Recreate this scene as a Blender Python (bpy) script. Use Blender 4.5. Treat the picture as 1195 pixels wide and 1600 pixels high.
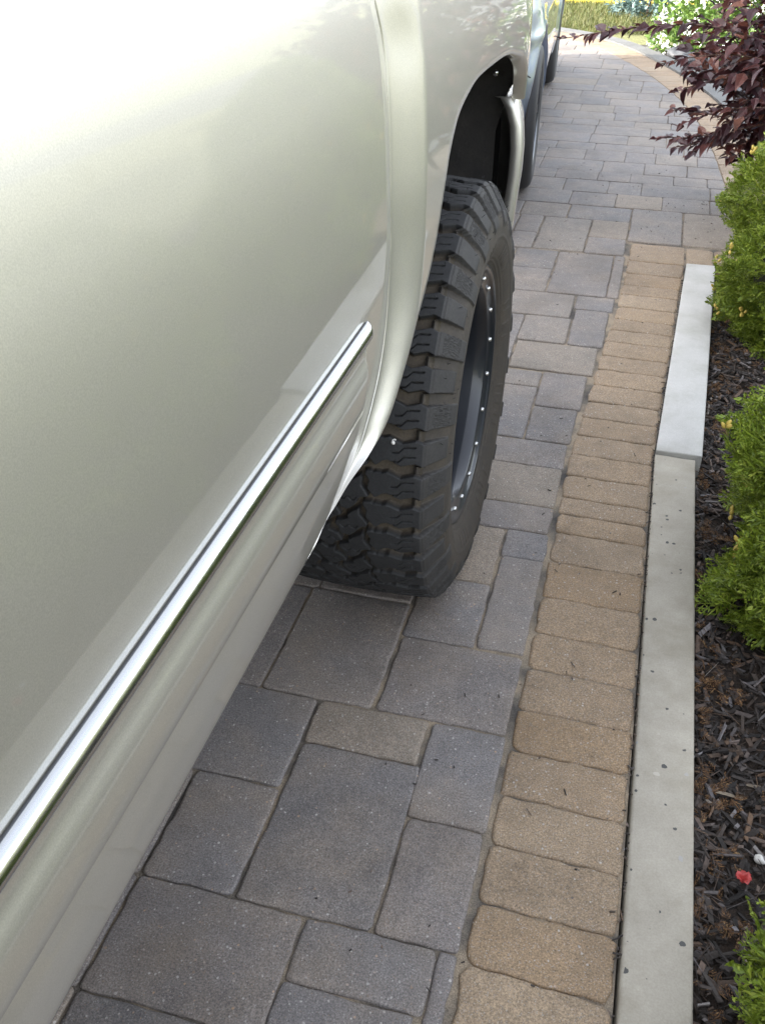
import bpy, math, random
import numpy as np
from mathutils import Vector, Matrix

for o in list(bpy.data.objects):
    bpy.data.objects.remove(o)
C = bpy.context.scene
col = C.collection
R = math.radians

# ------------------------------------------------------------------ camera
cd = bpy.data.cameras.new('camera')
cam = bpy.data.objects.new('camera', cd)
col.objects.link(cam)
C.camera = cam
cd.sensor_fit = 'VERTICAL'
cd.sensor_height = 24
cd.lens = 24 * 1480 / 1600
cd.clip_start = 0.02
cd.clip_end = 600
cx_ = Vector((0.96466385, 0.26348368, 0.0))
cy_ = Vector((-0.15050898, 0.55104201, 0.82079215))
cz_ = Vector((0.21626533, -0.79178852, 0.57122697))
CAM_H = 1.35
cam.matrix_world = Matrix(((cx_.x, cy_.x, cz_.x, 0), (cx_.y, cy_.y, cz_.y, 0), (cx_.z, cy_.z, cz_.z, CAM_H), (0, 0, 0, 1)))

# ------------------------------------------------------------------ world, sun
SUN_EL, SUN_AZ = R(27), R(250)
w = bpy.data.worlds.new('World')
C.world = w
w.use_nodes = True
nt = w.node_tree
bg = nt.nodes['Background']
sky = nt.nodes.new('ShaderNodeTexSky')
sky.sky_type = 'NISHITA'
sky.sun_disc = False
sky.sun_elevation = SUN_EL
sky.sun_rotation = SUN_AZ
sky.air_density = 1.0
sky.dust_density = 3.0
sky.ozone_density = 1.0
hsv = nt.nodes.new('ShaderNodeHueSaturation')
hsv.inputs['Saturation'].default_value = 0.33
nt.links.new(sky.outputs[0], hsv.inputs['Color'])
nt.links.new(hsv.outputs[0], bg.inputs['Color'])
bg.inputs['Strength'].default_value = 0.15
sl = bpy.data.lights.new('sun', 'SUN')
sl.energy = 2.0
sl.angle = R(0.5)
sl.color = (1.0, 0.93, 0.82)
so = bpy.data.objects.new('sun', sl)
col.objects.link(so)
sd = Vector((math.sin(SUN_AZ) * math.cos(SUN_EL), math.cos(SUN_AZ) * math.cos(SUN_EL), math.sin(SUN_EL)))
so.rotation_euler = (-sd).to_track_quat('-Z', 'Y').to_euler()
so.location = sd * 40
C.view_settings.view_transform = 'Standard'
C.view_settings.look = 'None'
C.view_settings.gamma = 1
C.view_settings.exposure = 2.82
C.cycles.max_bounces = 8

# ------------------------------------------------------------------ helpers
def link(o, parent=None):
    col.objects.link(o)
    if parent is not None:
        o.parent = parent
    return o

def obj(name, V, F, m, parent=None, smooth=True, attrs=None):
    me = bpy.data.meshes.new(name)
    me.from_pydata([tuple(v) for v in V], [], F)
    me.materials.append(m)
    if smooth:
        me.polygons.foreach_set('use_smooth', [True] * len(me.polygons))
    me.update()
    return link(bpy.data.objects.new(name, me), parent)

def obj_np(name, V, Q, m, parent=None, smooth=True, attr=None):
    """V (n,3) array, Q (m,k) array of equal sized faces"""
    V = np.ascontiguousarray(V, dtype=np.float32)
    Q = np.ascontiguousarray(Q, dtype=np.int32)
    k = Q.shape[1]
    me = bpy.data.meshes.new(name)
    me.vertices.add(len(V))
    me.vertices.foreach_set('co', V.ravel())
    me.loops.add(Q.size)
    me.loops.foreach_set('vertex_index', Q.ravel())
    me.polygons.add(len(Q))
    me.polygons.foreach_set('loop_start', np.arange(len(Q), dtype=np.int32) * k)
    me.polygons.foreach_set('loop_total', np.full(len(Q), k, np.int32))
    me.polygons.foreach_set('use_smooth', np.full(len(Q), smooth))
    me.materials.append(m)
    me.update(calc_edges=True)
    me.validate()
    for nm, a in (attr or {}).items():
        at = me.attributes.new(nm, 'FLOAT', 'POINT')
        at.data.foreach_set('value', np.ascontiguousarray(a, dtype=np.float32))
    return link(bpy.data.objects.new(name, me), parent)

def grid_faces(nu, nv, wrap_u=False, wrap_v=False, off=0, flip=False):
    """vertex index = i*nv + j"""
    iu = np.arange(nu if wrap_u else nu - 1)
    jv = np.arange(nv if wrap_v else nv - 1)
    I, J = np.meshgrid(iu, jv, indexing='ij')
    I2, J2 = (I + 1) % nu, (J + 1) % nv
    q = np.stack([I * nv + J, I2 * nv + J, I2 * nv + J2, I * nv + J2], -1).reshape(-1, 4) + off
    return q[:, ::-1] if flip else q

def tag(o, label=None, cat=None, group=None, kind=None):
    if label: o['label'] = label
    if cat: o['category'] = cat
    if group: o['group'] = group
    if kind: o['kind'] = kind
    return o

def empty(name, loc, rz=0.0):
    o = bpy.data.objects.new(name, None)
    o.location = loc
    o.rotation_euler = (0, 0, rz)
    o.empty_display_size = .1
    return link(o)

class MB:
    def __init__(s):
        s.V, s.F = [], []
    def add(s, V, F):
        n = len(s.V)
        s.V += [tuple(v) for v in V]
        s.F += [tuple(int(i) + n for i in f) for f in F]
        return s
    def box(s, x0, x1, y0, y1, z0, z1, b=0.0):
        if b <= 0:
            V = [(x, y, z) for z in (z0, z1) for x, y in ((x0, y0), (x1, y0), (x1, y1), (x0, y1))]
            F = [(3, 2, 1, 0), (4, 5, 6, 7), (0, 1, 5, 4), (1, 2, 6, 5), (2, 3, 7, 6), (3, 0, 4, 7)]
            return s.add(V, F)
        V, F = [], []
        rings = [(0, z0 + 0), (0, z1 - b), (b * .3, z1 - b * .3), (b, z1)]
        for ins, z in rings:
            c = b
            xs0, xs1, ys0, ys1 = x0 + ins, x1 - ins, y0 + ins, y1 - ins
            V += [(xs0 + c, ys0, z), (xs1 - c, ys0, z), (xs1, ys0 + c, z), (xs1, ys1 - c, z), (xs1 - c, ys1, z), (xs0 + c, ys1, z), (xs0, ys1 - c, z), (xs0, ys0 + c, z)]
        for r in range(3):
            for i in range(8):
                j = (i + 1) % 8
                F.append((r * 8 + i, r * 8 + j, r * 8 + 8 + j, r * 8 + 8 + i))
        F.append(tuple(range(24, 32)))
        F.append(tuple(range(7, -1, -1)))
        return s.add(V, F)
    def tube(s, pts, rad, n=8, cap=True):
        pts = [Vector(p) for p in pts]
        if not hasattr(rad, '__len__'): rad = [rad] * len(pts)
        V, F = [], []
        for i, p in enumerate(pts):
            t = (pts[min(i + 1, len(pts) - 1)] - pts[max(i - 1, 0)]).normalized()
            a = t.cross(Vector((0, 0, 1)) if abs(t.z) < .9 else Vector((1, 0, 0))).normalized()
            b = t.cross(a)
            for k in range(n):
                th = 2 * math.pi * k / n
                V.append(p + (a * math.cos(th) + b * math.sin(th)) * rad[i])
        for i in range(len(pts) - 1):
            for k in range(n):
                F.append((i * n + k, i * n + (k + 1) % n, (i + 1) * n + (k + 1) % n, (i + 1) * n + k))
        if cap:
            F.append(tuple(range(n - 1, -1, -1)))
            F.append(tuple((len(pts) - 1) * n + k for k in range(n)))
        return s.add(V, F)
    def build(s, name, m, parent=None, smooth=False):
        return obj(name, s.V, s.F, m, parent, smooth)

# ------------------------------------------------------------------ materials
class NB:
    """small node builder"""
    def __init__(s, name, base=(.5, .5, .5), rough=.5, metal=0.0):
        s.m = bpy.data.materials.new(name)
        s.m.use_nodes = True
        s.t = s.m.node_tree
        s.p = s.t.nodes['Principled BSDF']
        s.p.inputs['Base Color'].default_value = (*base, 1)
        s.p.inputs['Roughness'].default_value = rough
        s.p.inputs['Metallic'].default_value = metal
        s._tc = None
    def n(s, t, **kw):
        nd = s.t.nodes.new('ShaderNode' + t)
        for k, v in kw.items():
            if k in nd.inputs: nd.inputs[k].default_value = v
            else: setattr(nd, k, v)
        return nd
    def l(s, a, b):
        s.t.links.new(a, b)
    def coord(s):
        if s._tc is None: s._tc = s.n('TexCoord')
        return s._tc.outputs['Object']
    def noise(s, scale, detail=4, rough=.55, vec=None):
        nd = s.n('TexNoise', Scale=scale, Detail=detail, Roughness=rough)
        s.l(vec or s.coord(), nd.inputs['Vector'])
        return nd.outputs['Fac']
    def ramp(s, fac, stops):
        nd = s.n('ValToRGB')
        e = nd.color_ramp.elements
        while len(e) < len(stops): e.new(.5)
        for i, (p, c) in enumerate(stops):
            e[i].position = p
            e[i].color = (*c, 1) if len(c) == 3 else c
        s.l(fac, nd.inputs['Fac'])
        return nd.outputs['Color']
    def mix(s, fac, a, b, mode='MIX'):
        nd = s.n('Mix', data_type='RGBA', blend_type=mode)
        for v, i in ((fac, 0), (a, 6), (b, 7)):
            if hasattr(v, 'node'): s.l(v, nd.inputs[i])
            elif i == 0: nd.inputs[0].default_value = v
            else: nd.inputs[i].default_value = (*v, 1)
        return nd.outputs[2]
    def math(s, op, a, b=0.0):
        nd = s.n('Math', operation=op)
        for v, i in ((a, 0), (b, 1)):
            if hasattr(v, 'node'): s.l(v, nd.inputs[i])
            else: nd.inputs[i].default_value = v
        return nd.outputs[0]
    def color(s, c): s.l(c, s.p.inputs['Base Color']); return s
    def bump(s, h, strength=.3, dist=.002):
        nd = s.n('Bump', Strength=strength, Distance=dist)
        s.l(h, nd.inputs['Height'])
        s.l(nd.outputs[0], s.p.inputs['Normal'])
        return s

def mat_paver(name, ramp_stops, hue2, spec=.35):
    b = NB(name, rough=.68)
    g = b.n('NewGeometry')
    rnd = g.outputs['Random Per Island']
    base = b.ramp(rnd, ramp_stops)
    # each paver's own blend swirl
    vm = b.n('Vector' + 'Math', operation='ADD')
    cmb = b.n('CombineXYZ')
    b.l(b.math('MULTIPLY', rnd, 37.0), cmb.inputs[0])
    b.l(b.math('MULTIPLY', rnd, 91.0), cmb.inputs[1])
    b.l(b.coord(), vm.inputs[0]); b.l(cmb.outputs[0], vm.inputs[1])
    sw = b.noise(5.0, 3, .6, vm.outputs[0])
    swf = b.ramp(sw, [(.40, (0, 0, 0)), (.68, (1, 1, 1))])
    c = b.mix(b.math('MULTIPLY', swf, .7), base, hue2)
    f1 = b.noise(330, 3, .8)
    c = b.mix(.8, c, b.ramp(f1, [(.30, (.30, .30, .30)), (.5, (1, 1, 1)), (.72, (1.9, 1.85, 1.78))]), 'MULTIPLY')
    mid = b.noise(28, 6, .75)
    c = b.mix(.55, c, b.ramp(mid, [(.3, (.7, .7, .7)), (.7, (1.25, 1.25, 1.25))]), 'MULTIPLY')
    # stone chips in the concrete
    v = b.n('TexVoronoi', Scale=210.0); b.l(b.coord(), v.inputs['Vector'])
    pick = b.math('GREATER_THAN', b.n('SeparateColor').inputs[0].node.outputs[0], .84) if False else None
    sc = b.n('SeparateColor'); b.l(v.outputs['Color'], sc.inputs[0])
    chip = b.math('MULTIPLY', b.math('GREATER_THAN', sc.outputs[0], .80), b.math('LESS_THAN', b.math('ADD', v.outputs['Distance'], b.math('MULTIPLY', b.noise(700, 2), .25)), b.math('ADD', .16, b.math('MULTIPLY', b.math('POWER', sc.outputs[2], 3.0), .45))))
    chipc = b.ramp(sc.outputs[1], [(0, (.50, .47, .43)), (.55, (.36, .34, .32)), (.8, (.42, .27, .16)), (1, (.07, .07, .075))])
    c = b.mix(b.math('MULTIPLY', chip, .75), c, chipc)
    b.color(c)
    v2 = b.n('TexVoronoi', Scale=430.0); b.l(b.coord(), v2.inputs['Vector'])
    s3 = b.n('SeparateColor'); b.l(v2.outputs['Color'], s3.inputs[0])
    grit = b.math('MULTIPLY', b.math('GREATER_THAN', s3.outputs[0], .66), b.math('LESS_THAN', v2.outputs['Distance'], .42))
    c = b.mix(b.math('MULTIPLY', grit, .55), c, b.ramp(s3.outputs[1], [(0, (.40, .385, .36)), (.5, (.27, .255, .235)), (.75, (.05, .05, .052)), (1, (.33, .22, .14))]))
    # old grime that crosses from stone to stone
    c = b.mix(.8, c, b.ramp(b.noise(2.3, 7, .68), [(.34, (.66, .645, .63)), (.52, (1, 1, 1)), (.70, (1.14, 1.12, 1.09))]), 'MULTIPLY')
    b.color(c)
    h = b.math('ADD', b.math('MULTIPLY', f1, 1.0), b.math('MULTIPLY', b.noise(130, 3), .9))
    b.bump(h, .55, .0022)
    b.p.inputs['Specular IOR Level'].default_value = spec
    return b.m

M = {}
M['paver'] = mat_paver('grey_paver', [(0, (.142, .129, .124)), (.3, (.162, .150, .147)), (.55, (.166, .146, .136)), (.78, (.180, .160, .147)), (.92, (.194, .163, .130)), (1, (.222, .18, .138))], (.226, .184, .145), .5)
M['border'] = mat_paver('tan_paver', [(0, (.240, .166, .098)), (.35, (.272, .196, .124)), (.7, (.250, .182, .118)), (1, (.292, .22, .147))], (.228, .17, .115), .35)

b = NB('joint_sand', rough=.95)
b.color(b.mix(.8, b.ramp(b.noise(9, 4), [(.30, (.055, .05, .046)), (.44, (.15, .128, .102)), (.58, (.30, .24, .17))]), b.ramp(b.noise(500, 2), [(.3, (.5, .5, .5)), (.7, (1.4, 1.4, 1.4))]), 'MULTIPLY')).bump(b.noise(380, 3), .8, .004)
M['sand'] = b.m

def mat_concrete(name, c0, c1, pits):
    b = NB(name, rough=.78)
    c = b.ramp(b.noise(7, 6, .65), [(.3, c0), (.7, c1)])
    c = b.mix(.6, c, b.ramp(b.noise(300, 3, .7), [(.3, (.8, .8, .8)), (.7, (1.15, 1.15, 1.14))]), 'MULTIPLY')
    c = b.mix(b.math('MULTIPLY', b.ramp(b.noise(3.6, 7, .75), [(.46, (0, 0, 0)), (.68, (1, 1, 1))]), .6), c, (c0[0] * .72, c0[1] * .70, c0[2] * .62))
    h = b.noise(220, 4)
    if pits:
        v = b.n('TexVoronoi', Scale=62.0); b.l(b.coord(), v.inputs['Vector'])
        sc = b.n('SeparateColor'); b.l(v.outputs['Color'], sc.inputs[0])
        rad = b.math('ADD', .13, b.math('MULTIPLY', b.math('POWER', sc.outputs[1], 2.2), .36))
        hole = b.math('MULTIPLY', b.math('GREATER_THAN', sc.outputs[0], .62), b.math('LESS_THAN', b.math('ADD', v.outputs['Distance'], b.math('MULTIPLY', b.noise(190, 3), .34)), rad))
        c = b.mix(hole, c, (.07, .068, .065))
        h = b.math('SUBTRACT', b.math('MULTIPLY', h, .3), b.math('MULTIPLY', hole, 3.0))
        s2 = b.n('TexVoronoi', Scale=22.0); b.l(b.coord(), s2.inputs['Vector'])
        sc2 = b.n('SeparateColor'); b.l(s2.outputs['Color'], sc2.inputs[0])
        st = b.math('MULTIPLY', b.math('GREATER_THAN', sc2.outputs[0], .74), b.math('LESS_THAN', b.math('ADD', s2.outputs['Distance'], b.math('MULTIPLY', b.noise(70, 3), .25)), .24))
        c = b.mix(b.math('MULTIPLY', st, .7), c, b.ramp(sc2.outputs[1], [(0, (.62, .62, .60)), (.6, (.45, .40, .33)), (1, (.25, .27, .30))]))
    b.color(c).bump(h, .4, .0022)
    return b.m
M['kerb_old'] = mat_concrete('weathered_concrete', (.31, .280, .228), (.41, .375, .312), True)
M['kerb_new'] = mat_concrete('pale_concrete', (.41, .40, .375), (.48, .47, .445), False)
M['kerb_grey'] = mat_concrete('grey_concrete', (.095, .095, .095), (.13, .13, .125), False)

# paint with metal flake
def mat_paint(name, base, rough, flake=.10):
    b = NB(name, base, rough, .92)
    n1 = b.noise(900, 1, .5)
    c = b.mix(.9, base, b.ramp(n1, [(.3, tuple(x * (1 - flake) for x in base)), (.7, tuple(min(1, x * (1 + flake)) for x in base))]))
    dust = b.ramp(b.noise(26, 6, .75), [(.55, (0, 0, 0)), (.8, (1, 1, 1))])
    c = b.mix(b.math('MULTIPLY', dust, .12), c, (.34, .31, .26))
    b.color(c)
    bp = b.n('Bump', Strength=.05, Distance=.0004)
    b.l(b.noise(1100, 1, .5), bp.inputs['Height'])
    b.l(bp.outputs[0], b.p.inputs['Normal'])
    b.p.inputs['Coat Weight'].default_value = 1.0
    b.p.inputs['Coat Roughness'].default_value = .025
    b.p.inputs['Coat IOR'].default_value = 1.5
    return b.m
M['paint'] = mat_paint('silver_paint', (.56, .538, .495), .49, .09)
M['paint2'] = mat_paint('blue_silver_paint', (.30, .38, .53), .34)

b = NB('chrome', (.55, .565, .59), .2, 1.0)
b.l(b.ramp(b.noise(60, 5, .7), [(.3, (.17, .17, .17)), (.8, (.26, .26, .26))]), b.p.inputs['Roughness'])
M['chrome'] = b.m
M['bolt'] = NB('bright_bolt', (.55, .55, .54), .3, 1.0).m
b = NB('tyre_rubber', rough=.72)
at = b.n('Attribute', attribute_name='height')
hgt = at.outputs['Fac']
dn = b.noise(24, 6, .7)
gro = b.ramp(b.math('ADD', b.math('MULTIPLY', dn, .5), b.math('MULTIPLY', hgt, .55)), [(.20, (.078, .062, .044)), (.44, (.036, .030, .024)), (.62, (.016, .016, .0163)), (.85, (.027, .027, .028))])
side = b.n('Attribute', attribute_name='dust')
c = b.mix(b.math('MULTIPLY', side.outputs['Fac'], b.math('ADD', .25, b.math('MULTIPLY', dn, .9))), gro, (.060, .051, .042))
c = b.mix(.7, c, b.ramp(b.noise(260, 3, .7), [(.3, (.65, .65, .65)), (.7, (1.35, 1.35, 1.35))]), 'MULTIPLY')
b.color(c).bump(b.noise(330, 3), .25, .0012)
b.p.inputs['Specular IOR Level'].default_value = .32
M['tyre'] = b.m
M['rubber'] = NB('plain_rubber', (.03, .03, .032), .65).m
b = NB('rim_black', (.012, .014, .019), .42, .3)
b.p.inputs['Coat Weight'].default_value = .5
M['rim'] = b.m
b = NB('liner_plastic', rough=.75)
b.color(b.ramp(b.noise(14, 5, .7), [(.3, (.016, .0150, .0145)), (.7, (.036, .031, .028))])).bump(b.noise(160, 3), .4, .003)
M['liner'] = b.m
M['black'] = NB('black_trim', (.012, .012, .013), .55).m
M['under'] = NB('underbody', (.02, .02, .02), .85).m
b = NB('dark_glass', (.015, .018, .020), .03)
M['glass'] = b.m
M['red_lens'] = NB('red_lens', (.35, .01, .012), .12).m
M['clear_lens'] = NB('clear_lens', (.75, .76, .78), .08).m
M['rimsilver'] = NB('dark_alloy', (.10, .105, .12), .3, .8).m

def mat_leaf(name, stops, trans, rough=.5, scale=40):
    b = NB(name, rough=rough)
    g = b.n('NewGeometry')
    c = b.ramp(g.outputs['Random Per Island'], stops)
    c = b.mix(.6, c, b.ramp(b.noise(scale, 3), [(.3, (.65, .65, .65)), (.7, (1.3, 1.3, 1.3))]), 'MULTIPLY')
    b.color(c)
    tr = b.n('BsdfTranslucent')
    b.l(c, tr.inputs['Color'])
    mx = b.n('MixShader')
    mx.inputs[0].default_value = trans
    b.l(b.p.outputs[0], mx.inputs[1]); b.l(tr.outputs[0], mx.inputs[2])
    b.l(mx.outputs[0], b.t.nodes['Material Output'].inputs['Surface'])
    return b.m
M['cedar'] = mat_leaf('cedar_green', [(0, (.10, .15, .013)), (.4, (.165, .235, .019)), (.75, (.235, .305, .03)), (1, (.33, .38, .055))], .25, .5, 9)
M['cedar_core'] = NB('cedar_core_shade', (.028, .030, .014), .9).m  # shade inside the shrub put into a near-black green
M['cone'] = NB('cedar_cone', (.46, .34, .07), .6).m
M['burgundy'] = mat_leaf('burgundy_leaf', [(0, (.034, .012, .016)), (.45, (.058, .017, .019)), (.75, (.10, .030, .026)), (.92, (.17, .060, .042)), (1, (.25, .105, .068))], .2, .42, 30)
M['twig'] = NB('twig_bark', (.11, .065, .05), .8).m
M['grass'] = mat_leaf('grass_blade', [(0, (.062, .085, .016)), (.5, (.09, .105, .024)), (.85, (.125, .12, .038)), (1, (.155, .135, .06))], .25, .6, 3)
M['blueleaf'] = mat_leaf('blue_grey_leaf', [(0, (.10, .16, .15)), (1, (.20, .28, .26))], .2)
M['whitepetal'] = NB('white_petal', (.78, .78, .74), .6).m
M['greenleaf'] = mat_leaf('green_leaf', [(0, (.07, .14, .02)), (1, (.16, .25, .05))], .25)
b = NB('mulch_bark', rough=.82)
g = b.n('NewGeometry')
c = b.ramp(g.outputs['Random Per Island'], [(0, (.013, .011, .010)), (.35, (.032, .025, .021)), (.55, (.055, .046, .041)), (.70, (.065, .040, .025)), (.80, (.095, .088, .09)), (.90, (.12, .072, .042)), (.98, (.17, .16, .165)), (1, (.26, .21, .15))])
b.color(b.mix(.6, c, b.ramp(b.noise(180, 3), [(.3, (.6, .6, .6)), (.7, (1.5, 1.5, 1.5))]), 'MULTIPLY')).bump(b.noise(260, 3), .5, .002)
M['mulch'] = b.m
b = NB('mulch_soil', rough=.95)
b.color(b.ramp(b.noise(90, 5), [(.3, (.012, .009, .007)), (.7, (.05, .034, .024))])).bump(b.noise(120, 4), .9, .01)
M['soil'] = b.m
M['sprig'] = mat_leaf('dead_sprig', [(0, (.07, .035, .018)), (.5, (.15, .075, .032)), (.85, (.24, .13, .055)), (1, (.34, .22, .10))], .15, .7)
b = NB('slate', rough=.6); b.color(b.ramp(b.noise(12, 4), [(.3, (.035, .037, .042)), (.7, (.085, .088, .095))])).bump(b.noise(40, 4), .4, .01)
M['slate'] = b.m
M['pebble'] = NB('white_stone', (.62, .60, .56), .6).m
M['petal'] = NB('red_petal', (.42, .05, .045), .5).m
b = NB('lawn_soil', rough=.95); b.color(b.ramp(b.noise(2.2, 5), [(.3, (.10, .105, .04)), (.7, (.16, .16, .06))])).bump(b.noise(30, 4), .8, .03)
M['lawn'] = b.m
b = NB('asphalt', rough=.9); b.color(b.ramp(b.noise(80, 4), [(.3, (.04, .04, .041)), (.7, (.065, .065, .066))])).bump(b.noise(200, 3), .5, .004)
M['asphalt'] = b.m
M['yellow'] = NB('yellow_kerb_paint', (.72, .52, .03), .6).m
b = NB('house_siding', rough=.8)
wv = b.n('TexWave', wave_type='BANDS', bands_direction='Z', Scale=1.6); b.l(b.coord(), wv.inputs['Vector'])
b.color(b.mix(.12, (.42, .38, .32), b.noise(8, 4))).bump(wv.outputs['Fac'], .5, .012)
M['siding'] = b.m
b = NB('shingles', rough=.9); b.color(b.ramp(b.noise(20, 4), [(.3, (.05, .045, .04)), (.7, (.10, .09, .08))]))
M['shingle'] = b.m
M['white'] = NB('white_paint', (.75, .75, .73), .5).m

# ------------------------------------------------------------------ pavers
rng = random.Random(7)
class Pavers:
    def __init__(s): s.V, s.F = [], []
    def add(s, quad, rad=.010, z=0.0, seg=.016, jit=.0014, bev=.0036):
        """quad: 4 (x,y) corners ccw"""
        out = []
        z += rng.uniform(-.0012, .0012)
        tx, ty = rng.uniform(-.006, .006), rng.uniform(-.006, .006)
        n = 4
        rads = [rad * rng.uniform(.5, 1.5) for _ in range(4)]
        c = Vector((sum(q[0] for q in quad) / 4, sum(q[1] for q in quad) / 4))
        P = [Vector(q) for q in quad]
        for i in range(n):
            a, p, q = P[i - 1], P[i], P[(i + 1) % n]
            d0, d1 = (p - a), (q - p)
            l0, l1 = d0.length, d1.length
            d0 /= l0; d1 /= l1
            r = min(rads[i], l0 * .3, l1 * .3)
            l2 = (P[(i + 2) % n] - q).length
            rn = min(rads[(i + 1) % n], l1 * .3, l2 * .3)
            for k in range(4):                                  # rounded corner
                t = k / 3
                out.append((p - d0 * r) * (1 - t) ** 2 + p * 2 * t * (1 - t) + (p + d1 * r) * t ** 2)
            L = l1 - r - rn
            m = int(L / seg)
            for k in range(1, m):
                out.append(p + d1 * (r + L * k / m))
        m = len(out)
        ph = [rng.uniform(0, 6.28) for _ in range(3)]
        base = len(s.V)
        ring = []
        for i, p in enumerate(out):
            d = (p - c)
            th = math.atan2(d.y, d.x)
            wob = jit * (math.sin(3 * th + ph[0]) + .7 * math.sin(7 * th + ph[1])) * .5 + rng.gauss(0, jit * .55)
            dn = d.normalized()
            tang = (out[(i + 1) % m] - out[i - 1]).normalized()
            nor = Vector((tang.y, -tang.x))
            ring.append((p + nor * wob, nor))
        hx = max(abs(p.x - c.x) for p in out); hy = max(abs(p.y - c.y) for p in out)
        chip = [rng.uniform(.6, 1.5) for _ in range(m)]
        chip = [(chip[i - 1] + chip[i] + chip[(i + 1) % m]) / 3 for i in range(m)]
        bev = min(bev, .14 * min((P[1] - P[0]).length, (P[2] - P[1]).length))
        for ins, dz in ((0, -.035), (0, -1.1 * bev), (.35, -.42 * bev), (1.05, -.08 * bev), (1.9, 0)):
            for i, (p, nor) in enumerate(ring):
                k = chip[i]
                d0 = p - c
                kk = k if ins < .6 else .5 + .5 * k
                q = c + Vector((d0.x * (1 - ins * bev * kk / hx), d0.y * (1 - ins * bev * kk / hy)))
                d = q - c
                s.V.append((q.x, q.y, z + dz * k + d.x * tx + d.y * ty))
        for r in range(4):
            for i in range(m):
                j = (i + 1) % m
                s.F.append((base + r * m + i, base + r * m + j, base + r * m + m + j, base + r * m + m + i))
        s.V.append((c.x, c.y, z + .0004))
        for i in range(m):
            s.F.append((base + 4 * m + i, base + 4 * m + (i + 1) % m, base + 5 * m))
    def rect(s, x0, x1, y0, y1, gap=.0012, **k):
        s.add([(x0 + gap, y0 + gap), (x1 - gap, y0 + gap), (x1 - gap, y1 - gap), (x0 + gap, y1 - gap)], **k)

pv = Pavers()
for r in [(-.62, -.339, .592, .786), (-.62, -.339, .37, .592), (-.339, -.14, .45, .681), (-.338, -.127, .681, .786), (-.127, -.098, .60, .786),
          (-.619, -.46, .786, 1.006), (-.457, -.232, .786, 1.117), (-.23, -.097, .786, 1.006), (-.236, -.096, 1.006, 1.226),
          (-.652, -.463, 1.006, 1.226), (-.459, -.242, 1.117, 1.226), (-.583, -.357, 1.228, 1.55), (-.352, -.097, 1.23, 1.446),
          (-.355, -.2, 1.448, 1.662), (-.197, -.097, 1.452, 1.776), (-.2, -.097, 1.776, 1.884), (-.36, -.203, 1.664, 1.884),
          (-.36, -.1, 2.19, 2.326), (-.36, -.1, 2.0, 2.19), (-.36, -.1, 1.886, 2.0), (-.225, -.086, 2.53, 2.76), (-.225, -.094, 2.328, 2.53),
          (-.345, -.227, 2.65, 2.758), (-.345, -.227, 2.33, 2.65), (-.34, -.07, 2.768, 2.977), (-.45, -.345, 2.768, 3.2),
          (-.345, -.181, 2.985, 3.2), (-.178, -.058, 2.985, 3.29), (-.185, -.046, 3.295, 3.425), (-.43, -.19, 3.206, 3.425),
          (-.48, -.307, 3.67, 3.885), (-.48, -.307, 3.43, 3.67), (-.303, -.08, 3.432, 3.885), (-.08, -.036, 3.432, 3.885),
          (-.42, -.21, 3.905, 4.335), (-.207, -.045, 4.1, 4.335), (-.207, -.045, 3.895, 4.1), (-.53, -.425, 3.9, 4.1), (-.53, -.425, 4.1, 4.335),
          (-.325, -.045, 4.338, 4.54), (-.042, .181, 4.085, 4.545)]:
    pv.rect(*r)
pv.add([(.185, 4.088), (.44, 4.088), (.415, 4.54), (.185, 4.54)])
def course(y0, y1, xs, xe, seg=.016):
    x = xs
    while x > xe:
        wd = rng.choice((.107, .213, .213, .32)) if y1 - y0 > .15 else rng.choice((.16, .213, .213, .32))
        wd = min(wd, .45)
        if wd < .15 and y1 - y0 > .26: wd = .213
        pv.rect(x - wd, x, y0, y1, seg=seg)
        x -= wd
for y0, y1, xs in [(.37, .592, -.622), (.592, .786, -.622), (.786, 1.006, -.622), (1.006, 1.226, -.655), (1.226, 1.55, -.586), (1.55, 1.664, -.358), (1.664, 1.886, -.362),
                   (1.886, 2.0, -.362), (2.0, 2.19, -.362), (2.19, 2.328, -.362), (2.33, 2.65, -.347), (2.65, 2.766, -.347), (2.768, 2.984, -.452), (2.985, 3.205, -.452),
                   (3.206, 3.426, -.432), (3.43, 3.67, -.482), (3.67, 3.89, -.482), (3.895, 4.1, -.532), (4.1, 4.336, -.532), (4.338, 4.54, -.327)]:
    course(y0, y1, xs, -3.6, seg=.03)
yy = .45
pv.rect(-.339, -.1, .24, .45)
pv.rect(-.62, -.1, .02, .24); 
for k in range(14):
    course(.02 - .22 * (k + 1), .02 - .22 * k, -.098, -3.6, seg=.04)
course(.02, .24, -.62, -3.6, .04); course(.24, .37, -.62, -3.6, .04); pv.rect(-.62, -.341, .24, .37)

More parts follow.
